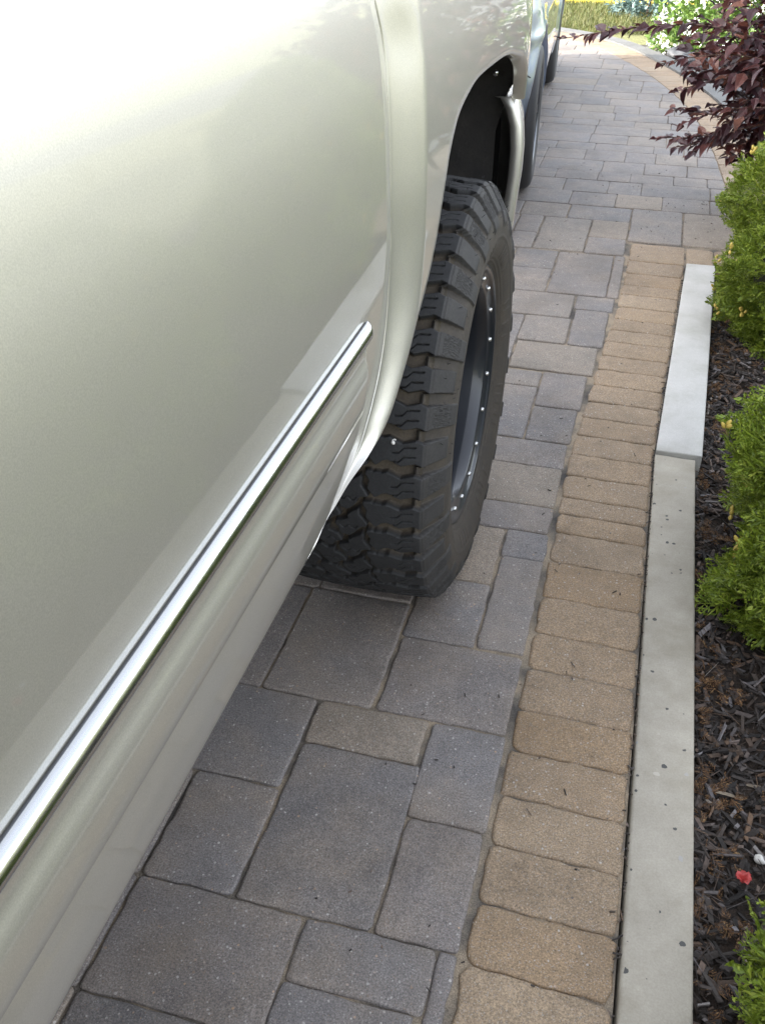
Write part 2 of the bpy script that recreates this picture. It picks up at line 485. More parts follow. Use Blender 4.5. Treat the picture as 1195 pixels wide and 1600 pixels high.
# far edge of the driveway: it swings left round a curved border
INN = [(.45, 4.05), (.40, 4.6), (.38, 5.03), (.29, 6.09), (.14, 7.01), (-.17, 8.07), (-.60, 9.04), (-1.0, 9.50), (-1.6, 9.85), (-2.4, 10.05), (-3.6, 10.12)]
def offset_poly(P, d):
    out = []
    for i, p in enumerate(P):
        a, c_ = Vector(P[max(i - 1, 0)]), Vector(P[min(i + 1, len(P) - 1)])
        t = (c_ - a).normalized()
        out.append((p[0] + t.y * d, p[1] - t.x * d))
    return out
def resample(P, step):
    P = [Vector(p) for p in P]
    # catmull-rom smoothing
    S_ = []
    for i in range(len(P) - 1):
        p0, p1, p2, p3 = P[max(i - 1, 0)], P[i], P[i + 1], P[min(i + 2, len(P) - 1)]
        for k in range(12):
            t = k / 12
            S_.append(.5 * ((2 * p1) + (p2 - p0) * t + (2 * p0 - 5 * p1 + 4 * p2 - p3) * t * t + (3 * p1 - p0 - 3 * p2 + p3) * t ** 3))
    S_.append(P[-1])
    out, acc = [S_[0]], 0
    for a, c_ in zip(S_, S_[1:]):
        acc += (c_ - a).length
        if acc >= step: out.append(c_); acc = 0
    return out
INF = resample(INN, .105)
iy = np.array([p.y for p in INF]); ix = np.array([p.x for p in INF])
def xin(y): return float(np.interp(y, iy, ix))
y = 4.545
while y < 10.0:
    h = rng.choice((.213, .213, .213, .22, .16))
    y1 = y + h
    if y1 > 10.05: break
    e0, e1 = xin(y), xin(y1)
    x = min(e0, e1) - rng.uniform(.06, .2)
    pv.add([(x + .003, y + .003), (e0 - .004, y + .003), (e1 - .004, y1 - .003), (x + .003, y1 - .003)], seg=.05)
    while x > -3.6:
        wd = rng.choice((.213, .213, .32, .16)) if h < .2 else rng.choice((.213, .213, .32, .32, .16))
        pv.rect(x - wd, x, y, y1, seg=.05, jit=.001, gap=.0006, bev=.0026)
        x -= wd
    y = y1
tag(pv_o := obj('driveway_pavers', pv.V, pv.F, M['paver'], None, True), kind='structure')
try: pv_o.data.shade_auto_smooth
except Exception: pass

bd = Pavers()
ys = [-.84, -.73, -.62, -.51, -.40, -.29, -.18, -.07, .035, .14, .245, .35, .455, .56, .667, .774, .880, .990, 1.094, 1.20, 1.305, 1.422, 1.532, 1.652, 1.785, 1.903, 1.985, 2.062, 2.169, 2.279, 2.388, 2.497, 2.600, 2.713, 2.823, 2.93, 3.045, 3.145, 3.242, 3.36, 3.48, 3.58, 3.708, 3.85]
def sl_x(y): return float(np.interp(y, [-1, 1.9, 2.28, 2.39, 2.6, 2.82, 3.05, 3.24, 3.6, 4.05], [-.09, -.088, -.094, -.086, -.074, -.065, -.056, -.038, -.029, -.025]))
def sr_x(y): return float(np.interp(y, [-1, 2.3, 3.9], [.131, .128, .196]))
for a, c_ in zip(ys, ys[1:]):
    g_ = .0007
    bd.add([(sl_x(a) + .002, a + g_), (sr_x(a) - .001, a + g_ - .006), (sr_x(c_) - .001, c_ - g_ - .006), (sl_x(c_) + .002, c_ - g_)], rad=.015, jit=.0022, bev=.0045)
bd.rect(-.026, .197, 3.85, 4.07, gap=.003, rad=.012)
for k in range(3):
    bd.rect(.199 + .111 * k, .308 + .111 * k, 3.845, 4.055, gap=.002, rad=.012)
O1 = offset_poly([(p.x, p.y) for p in INF], .225)
for i in range(len(INF) - 1):
    a, c_ = INF[i], INF[i + 1]
    o0, o1 = Vector(O1[i]), Vector(O1[i + 1])
    e = (c_ - a).normalized() * .002
    bd.add([a + e, o0 + e, o1 - e, c_ - e], rad=.01, seg=.06, jit=.001)
tag(obj('driveway_border', bd.V, bd.F, M['border'], None, True), kind='structure')

# ------------------------------------------------------------------ ground sheets
def sheet(name, poly, z, m):
    return tag(obj(name, [(p[0], p[1], z) for p in poly], [tuple(range(len(poly)))], m, None, False), kind='structure')
sheet('ground', [(-300, -300), (300, -300), (300, 300), (-300, 300)], -.12, M['lawn'])
O2 = offset_poly([(p.x, p.y) for p in INF], .228)
sandp = [(-3.7, -3.3), (.135, -3.3), (.13, 2.3), (.198, 3.85), (.52, 3.86)] + [(p[0], p[1]) for p in O2[2:]]
sheet('joint_bed', sandp + [(-3.7, 10.0)], -.0055, M['sand'])
# grey kerb band round the curve
O3 = offset_poly([(p.x, p.y) for p in INF], .37)
V, F = [], []
for i in range(len(O2)):
    for (p, z) in ((O2[i], -.05), (O2[i], .012), (O3[i], .012), (O3[i], -.10)):
        V.append((p[0], p[1], z))
for i in range(len(O2) - 1):
    for k in range(3):
        F.append((i * 4 + k, i * 4 + k + 1, i * 4 + k + 5, i * 4 + k + 4))
tag(obj('kerb_band', V, F, M['kerb_grey'], None, False), kind='structure')

# street beyond the lawn
sheet('street', [(-200, 12.5), (200, 12.5), (200, 21), (-200, 21)], -.11, M['asphalt'])
mb = MB().box(-6, 1.0, 12.32, 12.5, -.12, -.02, .02)
tag(mb.build('street_kerb', M['yellow']), kind='structure')

# ------------------------------------------------------------------ kerb stones
def kerb(P, ztop, zbot, bev, m, seed):
    """P: quad ccw (x,y)"""
    r = random.Random(seed)
    out = []
    for i in range(4):
        p, q = Vector(P[i]), Vector(P[(i + 1) % 4])
        n = max(2, int((q - p).length / .035))
        d = (q - p) / n
        for k in range(n):
            c_ = p + d * k
            nr = Vector((d.y, -d.x)).normalized()
            out.append((c_, nr if k else (nr + Vector((-(Vector(P[i]) - Vector(P[i - 1])).y, (Vector(P[i]) - Vector(P[i - 1])).x)).normalized() * -1).normalized() * 1.2))
    V, F = [], []
    m_ = len(out)
    ch = [max(.5, r.gauss(1, .22)) for _ in range(m_)]
    for ins, z in ((0, zbot), (0, ztop - bev), (.3, ztop - bev * .3), (1, ztop)):
        for i, (p, nr) in enumerate(out):
            q = p - nr * ins * bev * ch[i]
            V.append((q.x, q.y, z if ins in (0, 1) else z))
    for k in range(3):
        for i in range(m_):
            j = (i + 1) % m_
            F.append((k * m_ + i, k * m_ + j, k * m_ + m_ + j, k * m_ + m_ + i))
    F.append(tuple(3 * m_ + i for i in range(m_)))
    return obj('kerb_stone', V, F, m, None, True)
k1 = kerb([(.137, .62), (.2405, .62), (.2400, 2.322), (.1335, 2.328)], .006, -.16, .006, M['kerb_old'], 2)
tag(k1, 'weathered pitted grey concrete kerb stone beside the tan border, nearer the viewer', 'kerb stone', 'concrete kerb stones along the mulch bed')
k0 = kerb([(.139, -1.6), (.2415, -1.6), (.2410, .612), (.1375, .612)], .005, -.16, .006, M['kerb_old'], 3)
tag(k0, 'weathered concrete kerb stone running back under the viewer, beside the tan border', 'kerb stone', 'concrete kerb stones along the mulch bed')
k2 = kerb([(.1345, 2.334), (.2565, 2.334), (.311, 3.838), (.2005, 3.838)], .014, -.16, .0045, M['kerb_new'], 5)
tag(k2, 'clean pale smooth concrete kerb stone ending at the tan paver corner by the cedar', 'kerb stone', 'concrete kerb stones along the mulch bed')

# ------------------------------------------------------------------ planting bed
def bed_z(x, y):
    return -.055 + .018 * np.sin(x * 9 + 1.3 * np.sin(y * 3)) * np.cos(y * 7) + .05 * np.clip((x - .35) / .5, 0, 1)
nx, ny = 40, 170
X, Y = np.meshgrid(np.linspace(.20, 2.0, nx), np.linspace(-2.0, 9.5, ny), indexing='ij')
BEDL = np.interp(Y, [-2, 2.3, 2.35, 3.83, 3.84, 4.6, 5.0, 6.1, 7.0, 8.1, 9.0, 9.5], [.225, .225, .24, .295, .66, .74, .72, .64, .49, .17, -.25, -.6])
X = BEDL + (X - .2) / 1.8 * (2.0 - BEDL)
Z = bed_z(X, Y)
V = np.stack([X, Y, Z], -1).reshape(-1, 3)
tag(obj_np('bed_ground', V, grid_faces(nx, ny), M['soil']), kind='structure')
nr = np.random.default_rng(5)
def frames(n, tilt):
    """random rotation matrices with limited tilt"""
    yaw = nr.uniform(0, 2 * np.pi, n); p = nr.normal(0, tilt, n); r = nr.normal(0, tilt * 1.3, n)
    cy, sy, cp, sp, cr, sr = np.cos(yaw), np.sin(yaw), np.cos(p), np.sin(p), np.cos(r), np.sin(r)
    return np.stack([np.stack([cy * cp, cy * sp * sr - sy * cr, cy * sp * cr + sy * sr], -1),
                     np.stack([sy * cp, sy * sp * sr + cy * cr, sy * sp * cr - cy * sr], -1),
                     np.stack([-sp, cp * sr, cp * cr], -1)], 1)
def chips(n, pos, lx, ly, lz, tilt):
    box = np.array([(-1, -.7, -1), (.8, -1, -1), (1, .6, -1), (-.9, 1, -1), (-1.05, -.6, 1), (.7, -.8, 1), (1, .7, 1), (-.8, .8, 1)]) * .5
    B = box[None] * np.stack([lx, ly, lz], -1)[:, None] * nr.uniform(.8, 1.2, (n, 8, 3))
    W = np.einsum('nij,nkj->nki', frames(n, tilt), B) + pos[:, None]
    f = np.array([(3, 2, 1, 0), (4, 5, 6, 7), (0, 1, 5, 4), (1, 2, 6, 5), (2, 3, 7, 6), (3, 0, 4, 7)])
    return W.reshape(-1, 3), (f[None] + np.arange(n)[:, None, None] * 8).reshape(-1, 4)
def bed_pos(n, ylo, yhi, xw):
    y = nr.uniform(ylo, yhi, n)
    l = np.interp(y, [-2, 2.3, 2.35, 3.83, 3.84, 4.6, 5.0, 6.1, 7.0, 8.1, 9.0, 9.5], [.243, .243, .262, .315, .68, .76, .74, .66, .52, .2, -.2, -.5])
    x = l + .008 + nr.uniform(0, 1, n) ** 1.4 * xw
    return x, y
n = 9000
x, y = bed_pos(n, .5, 4.2, .55)
P = np.stack([x, y, bed_z(x, y) + nr.uniform(.0, .022, n)], -1)
L = nr.gamma(2.2, .0105, n) + .005
Vc, Fc = chips(n, P, L, nr.uniform(.003, .012, n), nr.uniform(.0015, .006, n), .34)
nf = 5200
x, y = bed_pos(nf, .5, 4.0, .5)
P3 = np.stack([x, y, bed_z(x, y) + nr.uniform(.004, .026, nf)], -1)
V3, F3 = chips(nf, P3, nr.gamma(2.0, .010, nf) + .005, nr.uniform(.0006, .0018, nf), nr.uniform(.0005, .0014, nf), .3)
nw = 6000
yw = nr.uniform(-1.2, 4.4, nw); xw = .55 + nr.uniform(0, 1.4, nw)
V4, F4 = chips(nw, np.stack([xw, yw, bed_z(xw, yw) + nr.uniform(0, .022, nw)], -1), nr.gamma(2.6, .018, nw) + .01, nr.uniform(.005, .016, nw), nr.uniform(.002, .007, nw), .3)
n2 = 7000
x, y = bed_pos(n2, 4.2, 9.3, 1.0)
P2 = np.stack([x, y, bed_z(x, y) + nr.uniform(.0, .02, n2)], -1)
V2, F2 = chips(n2, P2, nr.uniform(.03, .08, n2), nr.uniform(.008, .02, n2), nr.uniform(.003, .008, n2), .28)
tag(obj_np('bark_mulch', np.vstack([Vc, V2, V3, V4]), np.vstack([Fc, F2 + len(Vc), F3 + len(Vc) + len(V2), F4 + len(Vc) + len(V2) + len(V3)]), M['mulch'], smooth=False),
    'dark shredded bark mulch covering the planting bed beside the kerb', 'mulch', kind='stuff')

# ------------------------------------------------------------------ flat sprays of cedar
def blade(p, d, l, wd):
    """a thin lens shaped scale twig in the local plane z = 0 from p along d"""
    q = np.array([-d[1], d[0]])
    return [(p[0], p[1]), (p[0] + d[0] * l * .5 + q[0] * wd, p[1] + d[1] * l * .5 + q[1] * wd), (p[0] + d[0] * l, p[1] + d[1] * l), (p[0] + d[0] * l * .5 - q[0] * wd, p[1] + d[1] * l * .5 - q[1] * wd)]
def spray_template(seed, L=.075):
    r = np.random.default_rng(seed)
    out = []
    rot = lambda a: np.array([math.sin(a), math.cos(a)])
    npair = 9
    out.append(blade((0, 0), rot(0), L, .0016))
    for i in range(npair):
        t = .12 + .8 * i / npair
        p = np.array([0, L * t])
        s = 1 if i % 2 else -1
        a = s * (.75 + r.uniform(-.12, .12))
        l = L * (.62 * (1 - t * .75)) * r.uniform(.8, 1.15)
        d = rot(a)
        out.append(blade(p, d, l, .0017))
        for j in range(4):
            u = .25 + .7 * j / 4
            q = p + d * l * u
            s2 = 1 if j % 2 else -1
            out.append(blade(q, rot(a + s2 * .62), l * (.42 * (1.1 - u * .6)) * r.uniform(.7, 1.2), .0016))
    A = np.array(out)                                  # (k,4,2)
    z = np.zeros(A.shape[:2] + (1,))
    A = np.concatenate([A, z], -1)
    A[..., 2] = -1.4 * (A[..., 1] ** 2) + r.normal(0, .0016, A.shape[:2]) - 2.0 * A[..., 0] ** 2     # droops
    A[:, 1, 2] += .0012
    return A
TEMPL = [spray_template(s) for s in range(4)]

def sprays(P, D, size, rr):
    """sprays at points P along unit directions D"""
    out = []
    n = len(P)
    k = rr.integers(0, 4, n)
    rnd = rr.normal(0, 1, (n, 3))
    side = np.cross(D, rnd); side /= np.linalg.norm(side, axis=1)[:, None]
    nor = np.cross(side, D)
    for t in range(4):
        m = np.where(k == t)[0]
        T = TEMPL[t]
        W = (T[None, ..., 0:1] * side[m][:, None, None] + T[None, ..., 1:2] * D[m][:, None, None] + T[None, ..., 2:3] * nor[m][:, None, None]) * size[m][:, None, None, None] + P[m][:, None, None]
        out.append(W.reshape(-1, 3))
    V = np.vstack(out)
    return V, np.arange(len(V)).reshape(-1, 4)

def cedar(center, prof, n, seed, label, ncone):
    rr = np.random.default_rng(seed)
    root = empty('cedar_shrub', (center[0], center[1], -.05))
    tag(root, label, 'cedar shrub', 'clipped cedars planted along the bed')
    pz = np.array([p[0] for p in prof]); pr = np.array([p[1] for p in prof])
    cs = np.cumsum(np.concatenate([[0], np.hypot(np.diff(pz), np.diff(pr)) * (pr[1:] + pr[:-1])])); cs /= cs[-1]
    def surf(n, depth):
        u = rr.uniform(0, 1, n)
        z = np.interp(u, cs, pz); th = rr.uniform(0, 2 * np.pi, n)
        # tufted clumps: the silhouette bulges and dips
        cl = 1 + .11 * np.sin(3 * th + 5 * z + seed) + .10 * np.sin(7 * th - 13 * z + 2 * seed) + .06 * np.sin(17 * z + 4 * th)
        rad = np.interp(z, pz, pr) * cl * (1 - depth)
        return th, z, rad
    dep = np.abs(rr.normal(0, .10, n))
    th, z, rad = surf(n, dep)
    P = np.stack([rad * np.cos(th), rad * np.sin(th), z], -1)
    out = np.stack([np.cos(th), np.sin(th), np.zeros(n)], -1)
    up = np.interp(z, [pz[0], pz[0] + .25, pz[-1]], [-.25, .35, 1.2])[:, None]
    D = out + np.array([0, 0, 1]) * up + rr.normal(0, .42, (n, 3))
    D /= np.linalg.norm(D, axis=1)[:, None]
    size = rr.uniform(.7, 1.25, n)
    V, F = sprays(P - D * .05, D, size, rr)
    obj_np('foliage', V, F, M['cedar'], root, smooth=False)
    # opaque dark core standing in for the shaded interior
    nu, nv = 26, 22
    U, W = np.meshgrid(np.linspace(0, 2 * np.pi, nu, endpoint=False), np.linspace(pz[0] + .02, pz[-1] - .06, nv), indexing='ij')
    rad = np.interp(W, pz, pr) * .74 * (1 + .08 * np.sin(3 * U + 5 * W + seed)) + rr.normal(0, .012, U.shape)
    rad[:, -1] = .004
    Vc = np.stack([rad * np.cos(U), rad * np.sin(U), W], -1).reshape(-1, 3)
    obj_np('dark_core', Vc, grid_faces(nu, nv, wrap_u=True), M['cedar_core'], root)
    MB().tube([(0, 0, -.05), (.01, 0, .15), (0, .01, pz[-1] * .7)], [.03, .025, .012]).build('trunk', M['twig'], root, True)
    # seed cones near the tips, growing in small clusters
    r_ = random.Random(seed)
    V0, F0 = [], []
    for i, (zz, r0) in enumerate([(0, .0015), (.003, .0042), (.008, .0047), (.013, .003), (.0155, .0008)]):
        for k in range(6):
            V0.append((r0 * math.cos(k * 1.047), r0 * math.sin(k * 1.047), zz))
    for i in range(4):
        for k in range(6):
            F0.append((i * 6 + k, i * 6 + (k + 1) % 6, i * 6 + 6 + (k + 1) % 6, i * 6 + 6 + k))
    c0 = None
    th, z, rad = surf(ncone, np.full(ncone, -.045))
    face = r_.random
    for i in range(ncone):
        if i % 3:
            t_, z_, q_ = t_ + r_.uniform(-.035, .035), z_ + r_.uniform(-.018, .018), q_
        else:
            t_, z_, q_ = math.pi + rr.normal(0, .75), float(z[i]), 0
            cl = 1 + .11 * math.sin(3 * t_ + 5 * z_ + seed) + .10 * math.sin(7 * t_ - 13 * z_ + 2 * seed) + .06 * math.sin(17 * z_ + 4 * t_)
            q_ = float(np.interp(z_, pz, pr)) * cl + .015
        if c0 is None:
            c0 = obj('seed_cone', V0, F0, M['cone'], root, True); c = c0
        else:
            c = c0.copy(); link(c, root)
        c.location = (q_ * math.cos(t_), q_ * math.sin(t_), z_)
        c.rotation_euler = (r_.uniform(-.6, .6), r_.uniform(-.9, .1), r_.uniform(0, 6))
    return root
cedar((.685, 3.28), [(.03, .26), (.14, .35), (.32, .37), (.5, .36), (.68, .33), (.86, .26), (1.0, .15), (1.08, .03)], 5200, 3,
      'tall green cedar shrub by the paver corner, growing against the purple shrub', 90)
cedar((.735, 1.87), [(.0, .40), (.08, .455), (.20, .455), (.36, .425), (.52, .39), (.68, .31), (.82, .19), (.90, .03)], 6000, 8,
      'broad green cedar shrub spreading over the mulch beside the old kerb stone', 80)
cedar((.612, .63), [(.02, .24), (.08, .305), (.18, .315), (.3, .27), (.4, .18), (.46, .05)], 2600, 12,
      'low green cedar shrub nearest the viewer with only its branch tips showing over the mulch', 12)

# fallen brown cedar bits on the mulch
n = 560
x, y = bed_pos(n, .55, 3.6, .07)
y += .05 * np.sin(y * 23)
m_ = nr.uniform(0, 1, n) < .3
x[m_] += nr.uniform(0, .2, m_.sum())
P = np.stack([x, y, bed_z(x, y) + .024], -1)
D = nr.normal(0, 1, (n, 3)); D[:, 2] *= .3; D /= np.linalg.norm(D, axis=1)[:, None]
Vs, Fs = sprays(P, D, nr.uniform(.16, .5, n), nr)
keep = np.repeat(nr.uniform(0, 1, len(Fs) // 1) < .8, 1)
tag(obj_np('dead_cedar_litter', Vs, Fs[keep], M['sprig'], smooth=False), 'brown dried cedar sprigs scattered on the mulch along the kerb', 'plant litter', kind='stuff')

# crumbs of bark and soil swept along the kerb and over the stones
n = 420
y = nr.uniform(.55, 3.8, n)
x = np.interp(y, [0, 2.3, 3.85], [.134, .131, .199]) + nr.normal(0, .0035, n)
far = nr.uniform(0, 1, n) < .38
x[far] = nr.uniform(-.36, .12, far.sum()); y[far] = nr.uniform(.5, 5.5, far.sum())
near_corner = nr.uniform(0, 1, n) < .12
x[near_corner] = nr.uniform(.05, .42, near_corner.sum()); y[near_corner] = nr.uniform(4.1, 4.75, near_corner.sum())
Vd, Fd = chips(n, np.stack([x, y, np.full(n, .0025)], -1), nr.gamma(2.0, .0028, n) + .0015, nr.uniform(.0012, .0035, n), nr.uniform(.001, .002, n), .12)
tag(obj_np('swept_debris', Vd, Fd, M['mulch'], smooth=False), 'tiny bark crumbs caught along the kerb and strewn over the pavers', 'debris', kind='stuff')

# loose stones and a fallen petal
def stone(name, loc, r, m, label, cat, group=None, seed=1, flat=.6):
    rr = np.random.default_rng(seed)
    nu, nv = 14, 9
    U, W = np.meshgrid(np.linspace(0, 2 * np.pi, nu, endpoint=False), np.linspace(-1.5705, 1.5705, nv), indexing='ij')
    q = r * (1 + .16 * np.sin(2 * U + seed) + .12 * np.cos(3 * U + 2 * W + seed) + rr.normal(0, .04, U.shape))
    V = np.stack([q * np.cos(U) * np.cos(W) * 1.25, q * np.sin(U) * np.cos(W) * .85, q * flat * np.sin(W)], -1)
    a = rr.uniform(0, 3)
    V = np.stack([V[..., 0] * math.cos(a) - V[..., 1] * math.sin(a), V[..., 0] * math.sin(a) + V[..., 1] * math.cos(a), V[..., 2]], -1).reshape(-1, 3)
    o = obj_np(name, V, grid_faces(nu, nv, wrap_u=True), m)
    F_ = [tuple(i * nv for i in range(nu))[::-1], tuple(i * nv + nv - 1 for i in range(nu))]
    o.location = loc
    tag(o, label, cat, group)
    return o
stone('stone', (.352, 1.10, -.032), .0085, M['pebble'], 'white stone lying on the mulch above the red petal', 'stone', None, 4, .8)
stone('stone', (.352, 4.65, .006), .011, M['pebble'], 'tiny pale stone lying on the grey pavers beyond the tan corner', 'stone', None, 6, .8)
V, F = [], []
r_ = random.Random(2)
for k in range(6):
    a = k * 1.05 + r_.uniform(-.3, .3)
    c0 = len(V)
    l = r_.uniform(.006, .013)
    for t, wd in ((0, .002), (.4, .007), (.8, .008), (1, .002)):
        for s in (-1, 0, 1):
            V.append((math.cos(a) * l * t - math.sin(a) * wd * s, math.sin(a) * l * t + math.cos(a) * wd * s, .012 * math.sin(t * 2.4) + .004 * abs(s) + r_.uniform(-.005, .005)))
    for i in range(3):
        for j in range(2):
            F.append((c0 + i * 3 + j, c0 + i * 3 + j + 1, c0 + i * 3 + j + 4, c0 + i * 3 + j + 3))
pt = obj('fallen_petal', V, F, M['petal'], None, True)
pt.location = (.322, 1.045, -.028)
tag(pt, 'crumpled red petal lying on the dark mulch near the kerb', 'petal')

# ------------------------------------------------------------------ purple leaved shrub
def leaf_template():
    # three lobed pointed leaf, folded along its midrib; along +y, unit length
    h = [(.0, .0), (.16, .10), (.30, .30), (.24, .42), (.22, .50), (.17, .66), (.09, .84), (0, 1)]
    V = [(0, 0, 0), (0, .3, -.02), (0, .5, -.035), (0, .75, -.06), (0, 1.0, -.16)]
    rt = [(.15, .12, .05), (.30, .28, .08), (.25, .45, .09), (.20, .62, .06), (.10, .82, -.03)]
    V += rt + [(-a, b_, c_) for a, b_, c_ in rt]
    F = [(0, 5, 6, 1), (1, 6, 7, 2), (2, 7, 8, 3), (3, 8, 9, 4)]
    F += [(0, 1, 11, 10), (1, 2, 12, 11), (2, 3, 13, 12), (3, 4, 14, 13)]
    return np.array(V), np.array(F)
LV, LF = leaf_template()
def leaves(P, D, N, size):
    """P base, D midrib direction, N approximate upper side"""
    Sd = np.cross(D, N); Sd /= np.linalg.norm(Sd, axis=1)[:, None] + 1e-9
    Nn = np.cross(Sd, D)
    W = (LV[None, :, 0:1] * Sd[:, None] * .95 + LV[None, :, 1:2] * D[:, None] + LV[None, :, 2:3] * Nn[:, None]) * size[:, None, None] + P[:, None]
    F = (LF[None] + np.arange(len(P))[:, None, None] * len(LV)).reshape(-1, 4)
    return W.reshape(-1, 3), F
def purple_shrub():
    base = Vector((.80, 4.55, -.05))
    root = empty('purple_shrub', base)
    tag(root, 'burgundy leaved shrub with arching branches reaching over the curved paver border', 'shrub')
    r_ = random.Random(11)
    rr = np.random.default_rng(11)
    tips = [((.20, 4.2, .80), (-.43, 4.2, .74), 1.0), ((.36, 4.2, .70), (-.02, 4.2, .67), 1.0), ((.40, 4.1, .55), (.08, 4.15, .455), 1.0), ((.42, 4.2, .47), (.13, 4.2, .325), .9),
            ((.5, 4.2, .34), (.33, 4.25, .19), .8), ((.38, 4.3, .62), (.05, 4.3, .55), .9), ((.42, 4.25, .52), (.20, 4.2, .40), .9)]
    br = []
    for mid, tip, s in tips:
        br.append([Vector((.9, 4.5, .1)), (Vector((.9, 4.5, .1)) + Vector(mid)) * .5 + Vector((0, 0, .18)), Vector(mid), (Vector(mid) + Vector(tip)) * .5 + Vector((0, 0, .025)), Vector(tip)])
    for k in range(250):
        th = r_.uniform(0, 6.28); ph = r_.uniform(.05, 1.0) ** .8
        rad = r_.uniform(.48, .70) * (1 + .2 * math.sin(3 * th))
        tip = Vector((.72 + rad * math.cos(th) * math.cos(ph * 1.3), 4.55 + .95 * rad * math.sin(th) * math.cos(ph * 1.3), .12 + 1.0 * math.sin(ph * 1.45) * r_.uniform(.7, 1.12)))
        b0 = base + Vector((r_.uniform(-.1, .1), r_.uniform(-.1, .1), .05))
        mid = b0.lerp(tip, .55) + Vector((0, 0, .12))
        br.append([b0, mid, b0.lerp(tip, .8) + Vector((0, 0, .08)), tip])
    P, D, N, S_ = [], [], [], []
    mb = MB()
    for bi, pts in enumerate(br):
        # smooth the branch
        C_ = []
        for i in range(len(pts) - 1):
            p0, p1, p2, p3 = pts[max(i - 1, 0)], pts[i], pts[i + 1], pts[min(i + 2, len(pts) - 1)]
            for k in range(6):
                t = k / 6
                C_.append(.5 * ((2 * p1) + (p2 - p0) * t + (2 * p0 - 5 * p1 + 4 * p2 - p3) * t * t + (3 * p1 - p0 - 3 * p2 + p3) * t ** 3))
        C_.append(pts[-1])
        mb.tube([c - base for c in C_], [.006 * (1 - .8 * i / len(C_)) for i in range(len(C_))], 5)
        step, acc, alt = .017, 0, 0
        tot = sum((C_[i + 1] - C_[i]).length for i in range(len(C_) - 1))
        run = 0
        for i in range(len(C_) - 1):
            seg = C_[i + 1] - C_[i]
            L = seg.length
            t_ = seg.normalized()
            u = 0
            while u < L:
                if (run + u) / tot > (.45 if bi >= len(tips) else .5):
                    alt += 1
                    sd_ = Vector((-t_.y, t_.x, 0)).normalized() * (1 if alt % 2 else -1)
                    dirv = (t_ * r_.uniform(.3, .9) + sd_ * r_.uniform(.5, 1.0) + Vector((0, 0, r_.uniform(-.75, .55)))).normalized()
                    P.append(C_[i] + t_ * u); D.append(dirv)
                    N.append(Vector((r_.gauss(0, .35), r_.gauss(0, .35), 1)))
                    S_.append(r_.uniform(.042, .082) * (1.0 - .35 * ((run + u) / tot > .93)))
                u += step * r_.uniform(.7, 1.3)
            run += L
    for k in range(1800):
        v = Vector((r_.gauss(0, 1), r_.gauss(0, 1), r_.gauss(0, 1))).normalized()
        if v.z < -.35: continue
        q = v * r_.uniform(.55, 1.0) ** .5 * (1 + .12 * math.sin(5 * math.atan2(v.y, v.x) + 4 * v.z))
        P.append(Vector((.65 + q.x * .56, 4.5 + q.y * .55, .74 + q.z * .52)))
        D.append((v * .7 + Vector((r_.gauss(0, .5), r_.gauss(0, .5), r_.gauss(-.1, .5)))).normalized())
        N.append(Vector((r_.gauss(0, .5), r_.gauss(0, .5), 1)) + v * .5)
        S_.append(r_.uniform(.042, .082))
    P = np.array([tuple(p - base) for p in P]); D = np.array([tuple(d) for d in D]); N = np.array([tuple(q) for q in N])
    V, F = leaves(P, D, N, np.array(S_))
    obj_np('foliage', V, F, M['burgundy'], root, smooth=False)
    mb.build('stems', M['twig'], root, True)
purple_shrub()

# ------------------------------------------------------------------ far planting
def round_bush(name, loc, rad, h, m, n, lsize, label, cat, seed, flowers=0):
    rr = np.random.default_rng(seed)
    root = empty(name, loc)
    tag(root, label, cat)
    th = rr.uniform(0, 2 * np.pi, n); ph = np.arcsin(rr.uniform(0, 1, n)); d = rr.uniform(.45, 1.0, n) ** .5
    cl = 1 + .12 * np.sin(4 * th + 3 * ph) + .1 * np.sin(9 * th)
    out = np.stack([np.cos(th) * np.cos(ph), np.sin(th) * np.cos(ph), np.sin(ph)], -1)
    P = out * np.array([rad, rad, h]) * (d * cl)[:, None]
    D = out + rr.normal(0, .6, (n, 3)); D /= np.linalg.norm(D, axis=1)[:, None]
    N = rr.normal(0, 1, (n, 3)) + np.array([0, 0, 1.2])
    V, F = leaves(P, D, N, rr.uniform(.7, 1.3, n) * lsize)
    obj_np('foliage', V, F, m, root, smooth=False)
    MB().tube([(0, 0, -.1), (0, 0, h * .5)], [.03, .015]).build('trunk', M['twig'], root, True)
    if flowers:
        th = rr.uniform(0, 2 * np.pi, flowers); ph = np.arcsin(rr.uniform(.0, 1, flowers))
        out = np.stack([np.cos(th) * np.cos(ph), np.sin(th) * np.cos(ph), np.sin(ph)], -1)
        V, F = [], []
        for o_ in out:
            c = Vector(o_ * np.array([rad, rad, h]) * 1.04)
            for k in range(7):
                q = c + Vector(rr.normal(0, .016, 3))
                b0 = len(V)
                a_, b_ = Vector(rr.normal(0, 1, 3)).normalized() * .014, Vector(rr.normal(0, 1, 3)).normalized() * .014
                V += [q - a_, q + b_, q + a_, q - b_]
                F.append((b0, b0 + 1, b0 + 2, b0 + 3))
        f = obj('blossom_clusters', V, F, M['whitepetal'], root, False)
        f['kind'] = 'stuff'
    return root
round_bush('flowering_shrub', (.42, 9.3, -.1), .55, .66, M['greenleaf'], 2600, .06, 'light green shrub covered in white blossom at the far end of the bed', 'shrub', 4, 260)
round_bush('blue_grey_shrub', (-.25, 11.5, -.1), .38, .42, M['blueleaf'], 1500, .06, 'small blue grey shrub on the lawn near the street kerb', 'shrub', 6)
r_ = random.Random(9)
